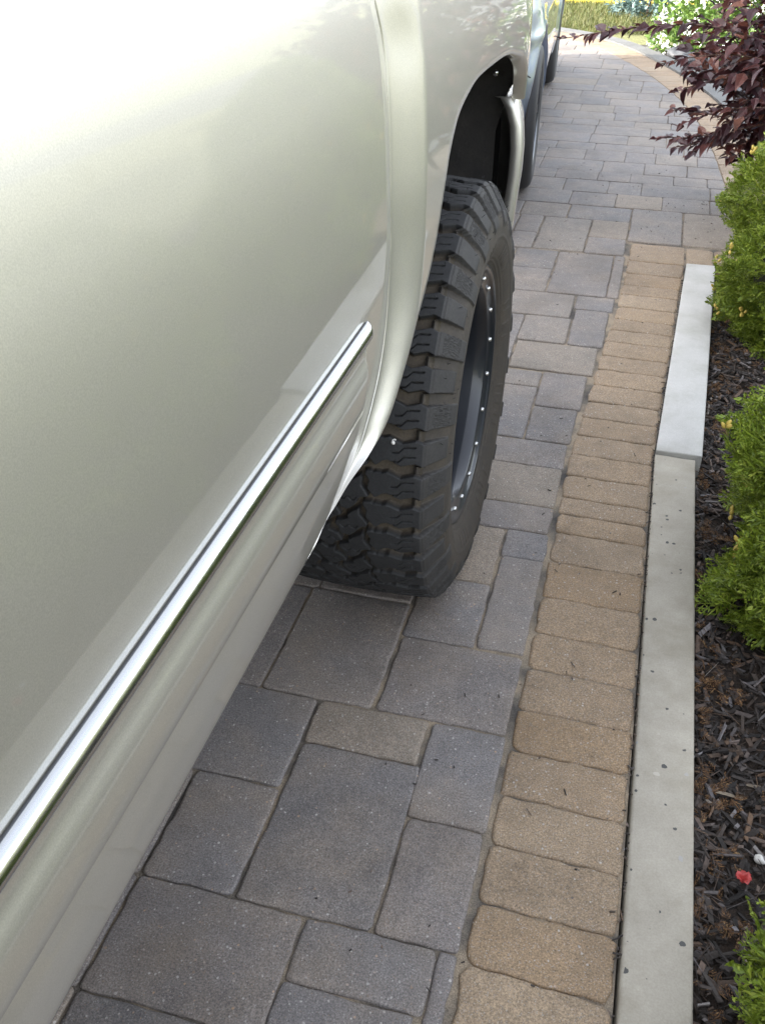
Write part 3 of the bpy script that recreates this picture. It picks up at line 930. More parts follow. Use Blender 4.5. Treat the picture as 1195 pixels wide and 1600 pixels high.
for i in range(12):
    yq = 6.3 + i * .23
    xq = float(np.interp(yq, [6.1, 7, 8.1, 9, 9.5], [.74, .62, .34, -.04, -.3])) + r_.uniform(0, .14)
    stone('slate_stone', (xq, yq, .0), r_.uniform(.06, .11), M['slate'], 'dark slate stone in the line edging the far bed behind the grey kerb', 'stone', 'dark slate stones edging the far bed', 20 + i, .45)

# lawn grass (far strip)
n = 60000
gx = nr.uniform(-7, 5, n); gy = nr.uniform(9.4, 12.32, n)
o3x = np.array([p[0] for p in O3]); o3y = np.array([p[1] for p in O3])
edge = np.interp(gx, o3x[::-1], o3y[::-1], left=10.45)
okm = gy > np.maximum(edge + .03, np.where(gx > -.6, 10.1, 0))
gx, gy = gx[okm], gy[okm]; n = len(gx)
hh = nr.uniform(.012, .04, n); a = nr.uniform(0, 2 * np.pi, n); lean = nr.normal(0, .025, (n, 2)); wd = .005
B = np.stack([gx, gy, np.full(n, -.05)], -1)
sx = np.stack([np.cos(a) * wd, np.sin(a) * wd, np.zeros(n)], -1)
T = B + np.stack([lean[:, 0], lean[:, 1], hh + .03], -1)
V = np.stack([B - sx, B + sx, T], 1).reshape(-1, 3)
tag(obj_np('grass', V, np.arange(n * 3).reshape(-1, 3), M['grass'], smooth=False), 'sunlit green and straw coloured lawn beyond the driveway', 'lawn', kind='stuff')
sheet('lawn_ground', [(-12, 10.0), (-3.6, 10.5), (-1.6, 10.23), (-.6, 9.6), (2.2, 9.5), (12, 9.5), (12, 12.32), (-12, 12.32)], -.055, M['lawn'])
sheet('side_lawn', [(1.95, -12), (60, -12), (60, 9.5), (1.95, 9.5)], -.03, M['lawn'])

# ------------------------------------------------------------------ the pickup truck
WY, WZ, WR = 1.745, .419, .432          # front wheel centre
PZ = np.array([.50, .576, .60, .66, .73, .85, 1.0, 1.15, 1.25, 1.33]); PX = np.array([-.395, -.362, -.349, -.333, -.325, -.319, -.315, -.321, -.336, -.362])
PM = np.gradient(PX, PZ)
def prof(z):
    z = np.clip(np.asarray(z, float), PZ[0], PZ[-1]); i = np.clip(np.searchsorted(PZ, z) - 1, 0, len(PZ) - 2)
    h = PZ[i + 1] - PZ[i]; t = (z - PZ[i]) / h
    return (2 * t**3 - 3 * t**2 + 1) * PX[i] + (t**3 - 2 * t**2 + t) * h * PM[i] + (-2 * t**3 + 3 * t**2) * PX[i + 1] + (t**3 - t**2) * h * PM[i + 1]

SEAM = [(1.169, 1.33), (1.169, 1.213), (1.183, 1.172), (1.187, 1.109), (1.193, .994), (1.200, .895), (1.183, .784), (1.155, .730), (1.115, .686), (1.083, .661), (1.045, .6455), (.99, .6335), (.935, .6195), (.89, .598)]
sy_ = np.array([p[0] for p in SEAM])[::-1]; sz_ = np.array([p[1] for p in SEAM])[::-1]
def smooth_interp(zq, z, v):
    m = np.gradient(v, z); i = np.clip(np.searchsorted(z, zq) - 1, 0, len(z) - 2); h = z[i + 1] - z[i]; t = np.clip((zq - z[i]) / h, 0, 1)
    return (2*t**3-3*t**2+1)*v[i] + (t**3-2*t**2+t)*h*m[i] + (-2*t**3+3*t**2)*v[i+1] + (t**3-t**2)*h*m[i+1]
def seam_y(z): return smooth_interp(np.asarray(z, float), sz_, sy_)

WY2 = WY - 3.66                         # rear wheel
def S(y, z):
    y = np.asarray(y, float); z = np.asarray(z, float)
    q = prof(z)
    d = np.hypot(y - WY2, z - .43); s = np.clip((.74 - d) / .12, 0, 1)
    q = q + .026 * s * s * (3 - 2 * s)
    # squared front flare: steps out just ahead of the door gap
    s = np.clip((y - seam_y(np.clip(z, .70, 1.33)) - .004) / (.045 + .040 * np.clip((z - .70) / .25, 0, 1)), 0, 1)
    f = np.clip((z - .60) / .13, 0, 1)
    q = q + .027 * s * s * (3 - 2 * s) * f * f * (3 - 2 * f)
    return q - .45 * np.clip(y - 2.2, 0, 9) ** 2
XC = -1.32                               # truck's centre plane
truck = empty('pickup_truck', (XC, 0, 0))
tag(truck, 'silver lifted pickup truck with chunky off-road tyres and a chrome side moulding', 'pickup truck')
def to_truck(V):
    V = np.asarray(V, float).copy(); V[:, 0] -= XC
    return V
def tpart(name, V, F, m, parent=None, smooth=True):
    return obj_np(name, to_truck(np.asarray(V).reshape(-1, 3)), F, m, parent or truck, smooth)
def mirror(V):
    V = np.asarray(V, float).reshape(-1, 3).copy(); V[:, 0] = 2 * XC - V[:, 0]
    return V

def door_panel(y_rear, front_fn, mir=False, zb=.603, zt=1.33, edge=.010):
    """outer skin with edges rolled inwards"""
    zs = np.linspace(zb, zt, 90)
    ts = np.linspace(0, 1, 70)
    Y = y_rear + (front_fn(zs)[:, None] - y_rear) * ts[None]
    Zg = np.repeat(zs[:, None], 70, 1)
    X = S(Y, Zg)
    # pad with rolled edges
    def pad(A): return np.pad(A, 1, mode='edge')
    Xp, Yp, Zp = pad(X), pad(Y), pad(Zg)
    Xp[0], Xp[-1] = Xp[0] - edge, Xp[-1] - edge
    Xp[1:-1, 0] -= edge; Xp[1:-1, -1] -= edge
    Yp[:, 0] += .0; Zp[0] += .002
    V = np.stack([Xp, Yp, Zp], -1).reshape(-1, 3)
    F = grid_faces(92, 72, flip=True)
    if mir: V, F = mirror(V), F[:, ::-1]
    return V, F

REAR_SEAM = lambda z: np.full_like(np.asarray(z, float), -.14)
def side(mir):
    # front door
    V, F = door_panel(-.135, lambda z: seam_y(z) - .0022, mir)
    fd = tpart('front_door', V, F, M['paint'])
    V, F = door_panel(-1.02, lambda z: np.full_like(z, -.14), mir)
    rd = tpart('rear_door', V, F, M['paint'])
    zs = np.linspace(.61, 1.33, 70); ysm = seam_y(zs)
    V = np.array([[(float(S(y + o_, z)) - .0018, y + o_, z) for o_ in (-.0026, .0026)] for y, z in zip(ysm, zs)]).reshape(-1, 3)
    F = grid_faces(70, 2)
    if mir: V, F = mirror(V), F[:, ::-1]
    tpart('door_gap_shade', V, F, M['black'])  # black strip just behind the skin paints in the shade of the door gap
    # rocker
    ys_ = np.linspace(-1.35, .888, 60)
    zr = [.5985, .597, .588, .578, .568, .562]; xo = [-.010, 0, 0, 0, -.012, -.05]
    V = np.array([[(float(S(y, z)) + o_, y, z) for z, o_ in zip(zr, xo)] for y in ys_]).reshape(-1, 3)
    # the front end of the rocker rises into the wheel arch
    F = grid_faces(60, 6)
    if mir: V, F = mirror(V), F[:, ::-1]
    tpart('rocker', V, F, M['paint'])
    # fender
    LIP = [(.888, .597), (.94, .620), (.99, .6325), (1.045, .6435), (1.09, .651), (1.13, .657), (1.158, .668), (1.18, .683), (1.205, .707), (1.228, .733), (1.25, .760), (1.273, .786), (1.329, .825), (1.372, .872), (1.403, .93), (1.435, .984), (1.49, 1.024), (1.57, 1.043), (1.663, 1.051), (1.854, 1.045), (1.98, 1.036), (2.08, 1.020), (2.2, .993), (2.30, .945), (2.345, .885)]
    AMP = [0, .002, .004, .008, .014, .0175, .020, .0215, .023, .0245, .026] + [.027] * (len(LIP) - 11)
    OUT = [(.89, .600), (.94, .6225), (.99, .6345), (1.045, .6465), (1.083, .661), (1.115, .686), (1.155, .730), (1.183, .784), (1.200, .895), (1.193, .994), (1.187, 1.109), (1.183, 1.172), (1.169, 1.213), (1.169, 1.33), (1.45, 1.335), (1.75, 1.33), (2.05, 1.31), (2.3, 1.28), (2.5, 1.22), (2.62, 1.12), (2.66, .90)]
    def param(P, n):
        P = np.array(P); t = np.arange(len(P)); q = np.linspace(0, len(P) - 1, n)
        return np.stack([smooth_interp(q, t.astype(float), P[:, 0]), smooth_interp(q, t.astype(float), P[:, 1])], -1)
    nn = 150
    A, B_ = param(LIP, nn), param(OUT, nn)
    # keep the seam edge exact
    q_ = np.linspace(0, len(LIP) - 1, nn)
    amp = np.interp(q_, np.arange(len(LIP)), AMP)
    wd = np.where(A[:, 1] < .80, np.clip(.95 * (A[:, 0] - seam_y(np.clip(A[:, 1], .598, 1.33))), .004, .085), .085)
    zmask = (B_[:, 0] < 1.20) & (np.arange(nn) < nn * .62)
    B_[zmask & (B_[:, 1] < 1.31), 0] = seam_y(B_[zmask & (B_[:, 1] < 1.31), 1]) + .0022
    k = 30
    t = np.linspace(0, 1, k)[None, :, None]
    G = A[:, None] * (1 - t) + B_[:, None] * t
    sw_ = np.clip((G[..., 0] - seam_y(np.clip(G[..., 1], .598, 1.33)) - .002) / wd[:, None], 0, 1)
    X = prof(G[..., 1]) - .45 * np.clip(G[..., 0] - 2.2, 0, 9) ** 2 + amp[:, None] * sw_ * sw_ * (3 - 2 * sw_)
    V = np.stack([X, G[..., 0], G[..., 1]], -1)
    # rolled lip and seam edge
    lip0 = V[:, 0].copy(); cdir = np.stack([np.zeros(nn), WY - lip0[:, 1], .43 - lip0[:, 2]], -1); cdir /= np.linalg.norm(cdir, axis=1)[:, None]
    r1 = lip0 + cdir * .004 + np.array([-.004, 0, 0]); r2 = lip0 + cdir * .006 + np.array([-.030, 0, 0])
    e1 = V[:, -1].copy() + np.array([-.012, 0, 0])
    V = np.concatenate([r2[:, None], r1[:, None], V, e1[:, None]], 1).reshape(-1, 3)
    F = grid_faces(nn, k + 3)
    if mir: V, F = mirror(V), F[:, ::-1]
    tpart('fender', V, F, M['paint'])
    # moulding along the doors with its chrome strip
    for (y0, y1, pr) in ((-.13, 1.088, fd), (-1.0, -.145, rd)):
        yl = np.concatenate([[y0, y0 + .004], np.linspace(y0 + .02, y1 - .03, 50), y1 - .03 + .03 * np.sin(np.linspace(.15, 1, 9) * math.pi / 2)])
        tp = np.clip(np.minimum((y1 - yl) / .016, (yl - y0) / .008), 0, 1); tp = np.sqrt(1 - (1 - tp) ** 2)
        ph = [(.732, -.003), (.7335, .005), (.738, .0074), (.752, .0085), (.770, .0089), (.784, .0087), (.794, .0076), (.802, .0056), (.809, .0036), (.817, .0028), (.826, .0034), (.832, .0050), (.8345, .0056)]
        V = np.array([[(float(S(y, z)) + (o_ * q if o_ > 0 else o_), y - (.012 if y > 1.05 else 0) * max(0, (.79 - z) / .06) * 1.0, z) for z, o_ in ph] for y, q in zip(yl, tp)]).reshape(-1, 3)
        F = grid_faces(len(yl), len(ph), flip=True)
        if mir: V, F = mirror(V), F[:, ::-1]
        mo = tpart('side_moulding', V, F, M['paint'], pr)
        pc = [(.8345, .004), (.8345, .0068)] + [(.8455 - .0113 * math.cos(a_), .0050 + .0075 * math.sin(a_)) for a_ in np.linspace(.80, math.pi - .18, 12)] + [(.8575, .003), (.858, -.002)]
        V = np.array([[(float(S(y, z)) + (o_ * q if o_ > 0 else o_), y, z) for z, o_ in pc] for y, q in zip(yl + .004, tp)]).reshape(-1, 3)
        F = grid_faces(len(yl), len(pc), flip=True)
        if mir: V, F = mirror(V), F[:, ::-1]
        tpart('chrome_strip', V, F, M['chrome'], mo)
        V = np.array([[(float(S(y, z)) + .0012, y, z) for z in (.8565, .8600)] for y in yl]).reshape(-1, 3)
        F = grid_faces(len(yl), 2, flip=True)
        if mir: V, F = mirror(V), F[:, ::-1]
        tpart('chrome_gap_shade', V, F, M['black'], mo)  # black strip painting the dark gap along the top of the chrome
    # bed side with the rear arch
    ncol = 160
    yb = np.linspace(-3.25, -1.026, ncol)
    rows = np.linspace(0, 1, 40)
    aa = np.clip(.565 ** 2 - (yb - WY2) ** 2, 0, None)
    zlow = np.maximum(.58, np.where(aa > 0, .43 + np.sqrt(aa), .58))
    Zg = zlow[:, None] + (1.36 - zlow[:, None]) * rows[None]
    Yg = np.repeat(yb[:, None], 40, 1)
    X = S(Yg, Zg)
    Xl = np.concatenate([X[:, :1] - .035, X, X[:, -1:] - .06], 1); Yl = np.concatenate([Yg[:, :1], Yg, Yg[:, -1:]], 1); Zl = np.concatenate([Zg[:, :1] - .004, Zg, Zg[:, -1:] + .006], 1)
    V = np.stack([Xl, Yl, Zl], -1).reshape(-1, 3)
    F = grid_faces(ncol, 42)
    if mir: V, F = mirror(V), F[:, ::-1]
    tpart('bed_side', V, F, M['paint'])
    # side windows
    for (ya, yb_, yc, yd) in ((-.10, .98, -.10, .42), (-1.0, -.18, -.82, -.18)):
        V = [(-.375, ya, 1.345), (-.375, yb_, 1.345), (-.545, yd, 1.80), (-.545, yc, 1.80)]
        F = np.array([(0, 1, 2, 3)])
        V = np.array(V)
        if mir: V, F = mirror(V), F[:, ::-1]
        tpart('side_window', V, F, M['glass'], None, False)
    return fd
side(False)
side(True)
# wheel well liners, underbody, cab roof, bonnet, nose and tail
def liner(pts, mir):
    V = [(x_, p[0], p[1]) for p in pts for x_ in ((float(S(p[0], p[1])) - (.012 if p[0] > 1.28 else .03)) if not (p[0] > 2.3 and p[1] < .92) else (-.343 if p[1] > .86 else -.37), -.40, -.60, -.86)]
    n = len(pts)
    F = [tuple(f) for f in grid_faces(n, 4)]
    c0 = len(V)
    V.append((-.861, sum(p[0] for p in pts) / n, .75))
    F += [(i * 4 + 3, (i + 1) * 4 + 3, c0) for i in range(n - 1)] + [((n - 1) * 4 + 3, 3, c0)]
    V = np.array(V)
    if mir: V = mirror(V)
    MB().add(to_truck(V), F).build('wheel_well', M['liner'], truck, True)
LINE_F = [(.90, .570), (.97, .600), (1.05, .618), (1.13, .63), (1.20, .66), (1.25, .72), (1.31, .80), (1.33, .90), (1.36, 1.0), (1.50, 1.07), (1.7, 1.09), (1.95, 1.09), (2.15, 1.05), (2.28, 1.0), (2.35, .945), (2.372, .893), (2.39, .80), (2.38, .65), (2.37, .50)]
LINE_R = [(WY2 + .575 * math.cos(q), .44 + .575 * math.sin(q)) for q in np.linspace(math.pi - .25, .25, 24)]
for mir in (False, True):
    liner(LINE_F, mir); liner(LINE_R, mir)
mb = MB()
hw = .93
mb.box(-hw, hw, -3.2, WY2 - .66, .52, .60); mb.box(-hw, hw, WY2 + .66, WY - .68, .52, .60); mb.box(-.45, .45, WY2 - .66, WY + .9, .50, .62)
mb.box(-hw + .02, hw - .02, WY2 + .62, 1.0, .60, 1.32)
mb.build('underbody', M['under'], truck)
mb = MB()
for wy in (WY, WY2): mb.tube([(-.75, wy, WZ), (.75, wy, WZ)], .05, 12)
mb.build('axle', M['under'], truck, True)
# cab roof and pillars
xb, xt = -.375 - XC, -.545 - XC
for s in (-1, 1):
    for a, c_ in (((-1.04, 1.33), (-.86, 1.81)), ((-.16, 1.33), (-.14, 1.81)), ((1.06, 1.33), (.46, 1.81))):
        MB().tube([(s * (xb - .012), a[0], a[1]), (s * (xt - .005), c_[0], c_[1])], .035, 8).build('cab_pillar', M['paint'], truck, True)
V, F = [], []
for y_, z_, w_ in ((-.92, 1.80, .74), (-.80, 1.86, .73), (-.2, 1.89, .72), (.35, 1.86, .72), (.50, 1.80, .75)):
    for u in np.linspace(-1, 1, 15):
        V.append((u * (w_ + .04), y_, z_ - .07 * abs(u) ** 4))
obj_np('cab_roof', np.array(V), grid_faces(5, 15, flip=True), M['paint'], truck)
obj('windscreen', [(-.90, 1.12, 1.34), (.90, 1.12, 1.34), (.76, .47, 1.81), (-.76, .47, 1.81)], [(0, 1, 2, 3)], M['glass'], truck, False)
obj('rear_window', [(-.88, -1.02, 1.34), (.88, -1.02, 1.34), (.74, -.90, 1.80), (-.74, -.90, 1.80)], [(3, 2, 1, 0)], M['glass'], truck, False)
V = []
for y_, z_, w_ in ((1.10, 1.345, .962), (1.17, 1.352, .960), (1.5, 1.355, .958), (2.0, 1.335, .958), (2.3, 1.30, .955), (2.5, 1.238, .925), (2.62, 1.135, .885), (2.67, 1.02, .86)):
    for u in np.linspace(-1, 1, 21):
        V.append((u * w_, y_, z_ + .03 * (1 - u * u) - .015 * abs(u) ** 8))
obj_np('bonnet', np.array(V), grid_faces(8, 21, flip=True), M['paint'], truck)
mb = MB().box(-.70, .70, 2.60, 2.69, .86, 1.12, .02)
mb.build('grille', M['black'], truck)
for s in (-1, 1):
    MB().box(min(s * .70, s * .86), max(s * .70, s * .86), 2.48, 2.62, .90, 1.16, .02).build('headlight', M['clear_lens'], truck)
    MB().box(min(s * .84, s * .97), max(s * .84, s * .97), -3.28, -3.2, .90, 1.28, .02).build('tail_light', M['red_lens'], truck)
MB().box(-.90, .90, -3.29, -3.23, .75, 1.36, .02).build('tailgate', M['paint'], truck)
MB().box(-.94, .94, -3.42, -3.30, .55, .70, .03).build('rear_bumper', M['chrome'], truck)
MB().box(-.85, .85, -3.2, -1.06, .95, .98).build('load_bed_floor', M['under'], truck)
# front bumper wrapping to the edge of the arch, with its rolled end
BO = [(-.345, .888, 2.36), (-.330, .887, 2.352), (-.316, .866, 2.35), (-.303, .825, 2.35), (-.2975, .775, 2.35), (-.298, .716, 2.35), (-.303, .654, 2.35), (-.309, .574, 2.35), (-.318, .52, 2.35)]
V, nb = [], len(BO)
ywrap = [0, .004, .06, .16, .24, .30, .34, .37]; xwrap = [-.004, 0, .0, -.015, -.05, -.12, -.25, -.50]
for i, (x_, z_, y_) in enumerate(BO):
    ring = [(x_ - .027, y_ + .012, z_ - (.004 if i < 3 else 0)), (x_ - .024, y_ + .001, z_ - (.002 if i < 3 else 0)), (x_ - .012, y_ - .001, z_)]
    ring += [(x_ + dx, y_ + dy, z_) for dx, dy in zip(xwrap, ywrap)]
    ring += [(XC, y_ + .40, z_)]
    V += [(q0, q1 - .022, q2) for q0, q1, q2 in ring]
nr_ = 3 + len(ywrap) + 1
for mir in (False, True):
    W = mirror(V) if mir else np.array(V)
    F = grid_faces(nb, nr_, flip=mir)
    tpart('front_bumper', W, F, M['paint'])
W = []
for s in (-1, 1): MB().box(min(s * .55, s * .93), max(s * .55, s * .93), 2.40, 2.62, .56, .86).build('bumper_bracket', M['under'], truck)
mb = MB().tube([(.962, 2.262, .952), (.962, 2.255, .950)], .006, 8)
mb.build('liner_screw', M['bolt'], truck, True)

# ------------------------------------------------------------------ off-road tyre
def tread_cell(nv, us):
    """height 0..1 over one repeating cell (two shoulder lugs). us in metres from the outer tread edge, positive inwards"""
    PIT = 2 * math.pi * WR / 21
    vs = (np.arange(nv) + .5) / nv * PIT
    U, Vv = np.meshgrid(us, vs, indexing='ij')
    W_ = .29
    def zig(x, p, a): return a * (2 * np.abs(2 * (x / p - np.floor(x / p + .5))) - 1)
    half = PIT / 2
    def field(U, Vv, seed):
        u = U + zig(Vv + .3 * U, PIT / 4, .0045)
        v = Vv + zig(U * 1.0 + .011 * seed, .046, .0042 + .0022 * np.clip((.145 - np.abs(U - .145) - .06) / .03, 0, 1)) + .22 * np.clip(U, -.02, .1) ** 1 * .35
        segs = []
        for k in range(-2, 5):
            c0 = half * k + half * .5
            segs.append(((-.20, c0 - .006), (.070 + (.008 if k % 2 else 0), c0)))        # shoulder lug
            segs.append(((.118, c0 - .014 + half * .5), (.134 + (.004 if k % 2 else 0), c0 + .010 + half * .5)))
            segs.append(((.160 - (.004 if k % 2 else 0), c0 + .016), (.176, c0 - .010)))
            segs.append(((W_ - .070 - (.008 if k % 2 else 0), c0 + half * .5), (W_ + .2, c0 + half * .5 + .006)))
        best = np.full(U.shape, 9.0); sec = np.full(U.shape, 9.0)
        for a, b_ in segs:
            ax, ay = a; bx, by = b_
            dx, dy = bx - ax, by - ay
            t = np.clip(((u - ax) * dx + (v - ay) * dy) / (dx * dx + dy * dy), 0, 1)
            d = np.hypot(u - ax - t * dx, v - ay - t * dy)
            sec = np.where(d < best, best, np.minimum(sec, d)); best = np.minimum(best, d)
        return (sec - best) / 2
    E = field(U, Vv, 1)
    lat = np.clip((np.abs(U - W_ / 2) - .066) / .012, 0, 1)
    gw = .0040 + .0062 * lat
    H_ = np.clip((E - gw) / .0018, 0, 1); H_ = H_ * H_ * (3 - 2 * H_)
    # sipes: two zig-zag cuts across each shoulder lug, one across the centre blocks
    sip = np.zeros(U.shape)
    for k in range(-1, 4):
        c0 = half * k + half * .5
        for off in (-.0085, .0085):
            for lo, hi, sgn in ((.012, .052, 1), (W_ - .052, W_ - .012, -1)):
                cc = c0 + (0 if sgn > 0 else half * .5)
                line = cc + off + sgn * ((U - (lo + hi) / 2) * .10 + np.clip((U - (lo + hi) / 2 - .004) * 1.1, -.0042, .0042))
                m = (U > lo) & (U < hi)
                sip = np.maximum(sip, np.where(m, np.clip(1 - np.abs(Vv - line) / .0015, 0, 1), 0))
        for uc, vo in ((.126, half * .5 - .002), (.168, .003)):
            line = c0 + vo + np.clip(zig(U, .018, .006), -.003, .003)
            m = np.abs(U - uc) < .016
            sip = np.maximum(sip, np.where(m, np.clip(1 - np.abs(Vv - line) / .0013, 0, 1), 0))
    return H_, sip

def make_tyre(nv_cell=104, du=.0014):
    W_ = .29
    us = np.arange(0, W_ + 1e-6, du)
    H_, sip = tread_cell(nv_cell, us)
    ncell = 21
    nt_ = nv_cell * ncell
    Ht = np.tile(H_, (1, ncell)); Sp = np.tile(sip, (1, ncell))
    xo = .148                              # half tread, outboard is +x
    # tread profile
    r0 = WR - .006 * ((us - W_ / 2) / (W_ / 2)) ** 2 - .001 * np.abs((us - W_ / 2) / (W_ / 2)) ** 8
    xt_ = xo - us * (2 * xo / W_)
    rng2 = np.random.default_rng(3)
    TH = np.arange(nt_) / nt_ * 2 * np.pi
    dep = .0165
    rr_ = r0[:, None] - dep * (1 - Ht) - .0085 * Sp * Ht
    Xt = np.repeat(xt_[:, None], nt_, 1)
    # sidewalls: (x, r) outboard from tread edge to bead
    rs = r0[0]
    def wall(sign, n):
        ctrl = np.array([(xo, 0), (xo + .005, .011), (xo + .015, .029), (xo + .029, .055), (xo + .0355, .080), (xo + .034, .108), (xo + .027, .134), (xo + .015, .156), (xo + .006, .168), (xo - .004, .172)])
        ctrl[:, 1] = rs - ctrl[:, 1] * (rs - .262) / .172
        t = np.arange(len(ctrl)).astype(float); q = np.linspace(0, len(ctrl) - 1, n)
        return smooth_interp(q, t, ctrl[:, 0]) * sign, smooth_interp(q, t, ctrl[:, 1]), q
    n_o = 90
    xw, rw, q = wall(1, n_o)
    # how the outer lugs run down the shoulder
    lug = Ht[0]                                            # 0/1 round the edge
    idx = (np.arange(nt_) // (nv_cell // 2)) % 2
    ends = np.where(idx == 0, 4.2, 3.3)
    # slanted lugs
    sh = (q[:, None] * .0 )
    fade = np.clip((ends[None] - q[:, None]) / .35, 0, 1)
    shift = (q * nv_cell * .018).astype(int)
    Lg = np.stack([np.roll(lug, -s_) for s_ in shift])
    En = np.stack([np.roll(fade[i], -shift[i]) for i in range(n_o)])
    hl = Lg * En
    floor = .0165 * np.clip(1 - q / 3.2, 0, 1)[:, None]
    disp = -floor * (1 - Lg) + .0040 * hl * np.clip(q / 1.2, 0, 1)[:, None]
    # stippled panel on every other lug, circumferential ribs, raised ring by the shoulder
    pan = ((q[:, None] > 1.2) & (q[:, None] < 3.0) & (np.stack([np.roll(idx, -s_) for s_ in shift]) == 0) & (Lg > .98))
    disp = disp - .0016 * pan * (rng2.uniform(0, 1, (n_o, nt_)) > .5)
    ringm = np.exp(-((q - .55) / .10) ** 2)[:, None] * .0022
    disp = disp + ringm * np.maximum(Lg, .5)
    for qc, wq, hq in ((4.9, .10, .0014), (6.6, .08, .0012), (7.0, .08, .0012)):
        disp = disp + hq * np.exp(-((q - qc) / wq) ** 2)[:, None]
    blk = ((q[:, None] > 5.2) & (q[:, None] < 6.3)) * (np.sin(TH * 9)[None] > .1) * (np.sin(TH * 63 + 1.3 * np.sin(TH * 20))[None] > 0) * .0011
    disp = disp + blk
    # normals of the profile
    dx, dr = np.gradient(xw), np.gradient(rw); ln = np.hypot(dx, dr)
    nx_, nrr = -dr / ln, dx / ln
    Xw = xw[:, None] + nx_[:, None] * disp; Rw = rw[:, None] + nrr[:, None] * disp
    n_i = 14
    xi, ri, qi = wall(-1, n_i)
    Xi = np.repeat(xi[:, None], nt_, 1); Ri = np.repeat(ri[:, None], nt_, 1)
    X = np.vstack([Xw[::-1], Xt[1:-1], Xi]); Rr = np.vstack([Rw[::-1], rr_[1:-1], Ri])
    hgt = np.vstack([(np.clip(.35 + .65 * hl, 0, 1))[::-1], (Ht * (1 - .8 * Sp))[1:-1], np.full((n_i, nt_), .7)])
    dust = np.vstack([np.repeat(np.clip(np.interp(q, [0, .4, 3, 4.5, 7, 9], [.10, .30, .28, .42, .35, .3]), 0, 1)[:, None], nt_, 1)[::-1], np.zeros((len(us) - 2, nt_)), np.zeros((n_i, nt_))])
    nu = X.shape[0]
    Y = Rr * np.cos(TH)[None]; Z = Rr * np.sin(TH)[None]
    # flattened where it carries the truck
    zmin = -WZ + .0015
    low = np.clip((zmin + .05 - Z) / .06, 0, 1)
    X = X + np.sign(X) * .008 * low * (np.abs(X) > .1)
    Z = np.maximum(Z, zmin + .25 * np.clip(zmin - Z, -1, 0))
    V = np.stack([X, Y, Z], -1).reshape(-1, 3)
    return V, grid_faces(nu, nt_, wrap_v=True), hgt.ravel(), dust.ravel()

def lathe(profile, n, m, name, parent, smooth=True):
    """profile (x, r) revolved about the x axis"""
    th = np.arange(n) / n * 2 * np.pi
    P_ = np.array(profile)
    V = np.stack([np.repeat(P_[:, 0:1], n, 1), P_[:, 1:2] * np.cos(th)[None], P_[:, 1:2] * np.sin(th)[None]], -1).reshape(-1, 3)
    return obj_np(name, V, grid_faces(len(P_), n, wrap_v=True), m, parent, smooth)

def make_wheel():
    """children: tyre, rim (> bolt, spoke); outboard is local +x"""
    wroot = bpy.data.objects.new('wheel', None); link(wroot, truck)
    V, F, hg, du_ = make_tyre()
    ty = obj_np('tyre', V, F, M['tyre'], wroot, True, {'height': hg, 'dust': du_})
    rm = lathe([(.150, .268), (.157, .270), (.160, .266), (.160, .258), (.156, .254), (.151, .252), (.149, .228), (.146, .224), (.120, .221), (.06, .216), (.0, .212), (-.045, .208), (-.05, .19), (-.052, .08), (-.03, .075), (-.02, .06), (-.02, .0)], 128, M['rim'], 'rim', wroot)
    # spokes deep inside the rim
    for k in range(8):
        a = k * math.pi / 4 + .2
        mbs = MB()
        c_, s_ = math.cos(a), math.sin(a)
        P_ = [(-.020, .05, .030), (-.012, .12, .024), (-.004, .20, .030), (-.004, .212, .034)]
        Vv, Ff = [], []
        for x_, r_2, wd_ in P_:
            for sx_, dx_ in ((-1, -.02), (-.7, 0), (.7, 0), (1, -.02)):
                Vv.append((x_ + dx_, r_2 * c_ - sx_ * wd_ * s_, r_2 * s_ + sx_ * wd_ * c_))
        for i in range(3):
            for j in range(3):
                Ff.append((i * 4 + j, i * 4 + j + 1, i * 4 + j + 5, i * 4 + j + 4))
        obj('spoke', Vv, Ff, M['rim'], rm, True)
    b0 = None
    for k in range(18):
        a = k / 18 * 2 * math.pi + .1
        if b0 is None:
            mbs = MB()
            Vv, Ff = [], []
            for i, (x_, r_2) in enumerate([(0, .0052), (.004, .0052), (.0058, .0038), (.0066, .0012)]):
                for j in range(8): Vv.append((x_, r_2 * math.cos(j * .7854), r_2 * math.sin(j * .7854)))
            for i in range(3):
                for j in range(8): Ff.append((i * 8 + j, i * 8 + (j + 1) % 8, i * 8 + 8 + (j + 1) % 8, i * 8 + 8 + j))
            Ff.append(tuple(range(24, 32)))
            b0 = obj('bolt', Vv, Ff, M['bolt'], rm, True); bb = b0
        else:
            bb = b0.copy(); link(bb, rm)
        bb.location = (.150, .240 * math.cos(a), .240 * math.sin(a))
    # little rubber hairs left from moulding
    r_ = random.Random(4)
    mbh = MB()
    for k in range(260):
        a = r_.uniform(0, 6.283); rr_ = r_.uniform(.345, .408); x_ = .148 + .036 - abs(rr_ - .350) * .26
        if k % 3 == 0: rr_, x_ = WR - .002, r_.uniform(.09, .145)
        p = Vector((x_ - .003, rr_ * math.cos(a), rr_ * math.sin(a)))
        if p.z < -WZ + .015: continue
        q = p + Vector((.006 if k % 3 else .002, math.cos(a) * r_.uniform(.002, .008), math.sin(a) * r_.uniform(.002, .008) + r_.uniform(-.003, .003)))
        mbh.tube([p, q], [.0006, .0004], 4)
    h_ = mbh.build('rubber_hairs', M['rubber'], ty)
    h_['kind'] = 'stuff'
    return wroot
XW = -.297 - .148 + .003
wheel = make_wheel()
wheel.location = (XW - XC, WY, WZ)
def copy_tree(o, parent):
    c = o.copy(); link(c, parent)
    for ch in [q for q in bpy.data.objects if q.parent == o]:
        copy_tree(ch, c)
    return c
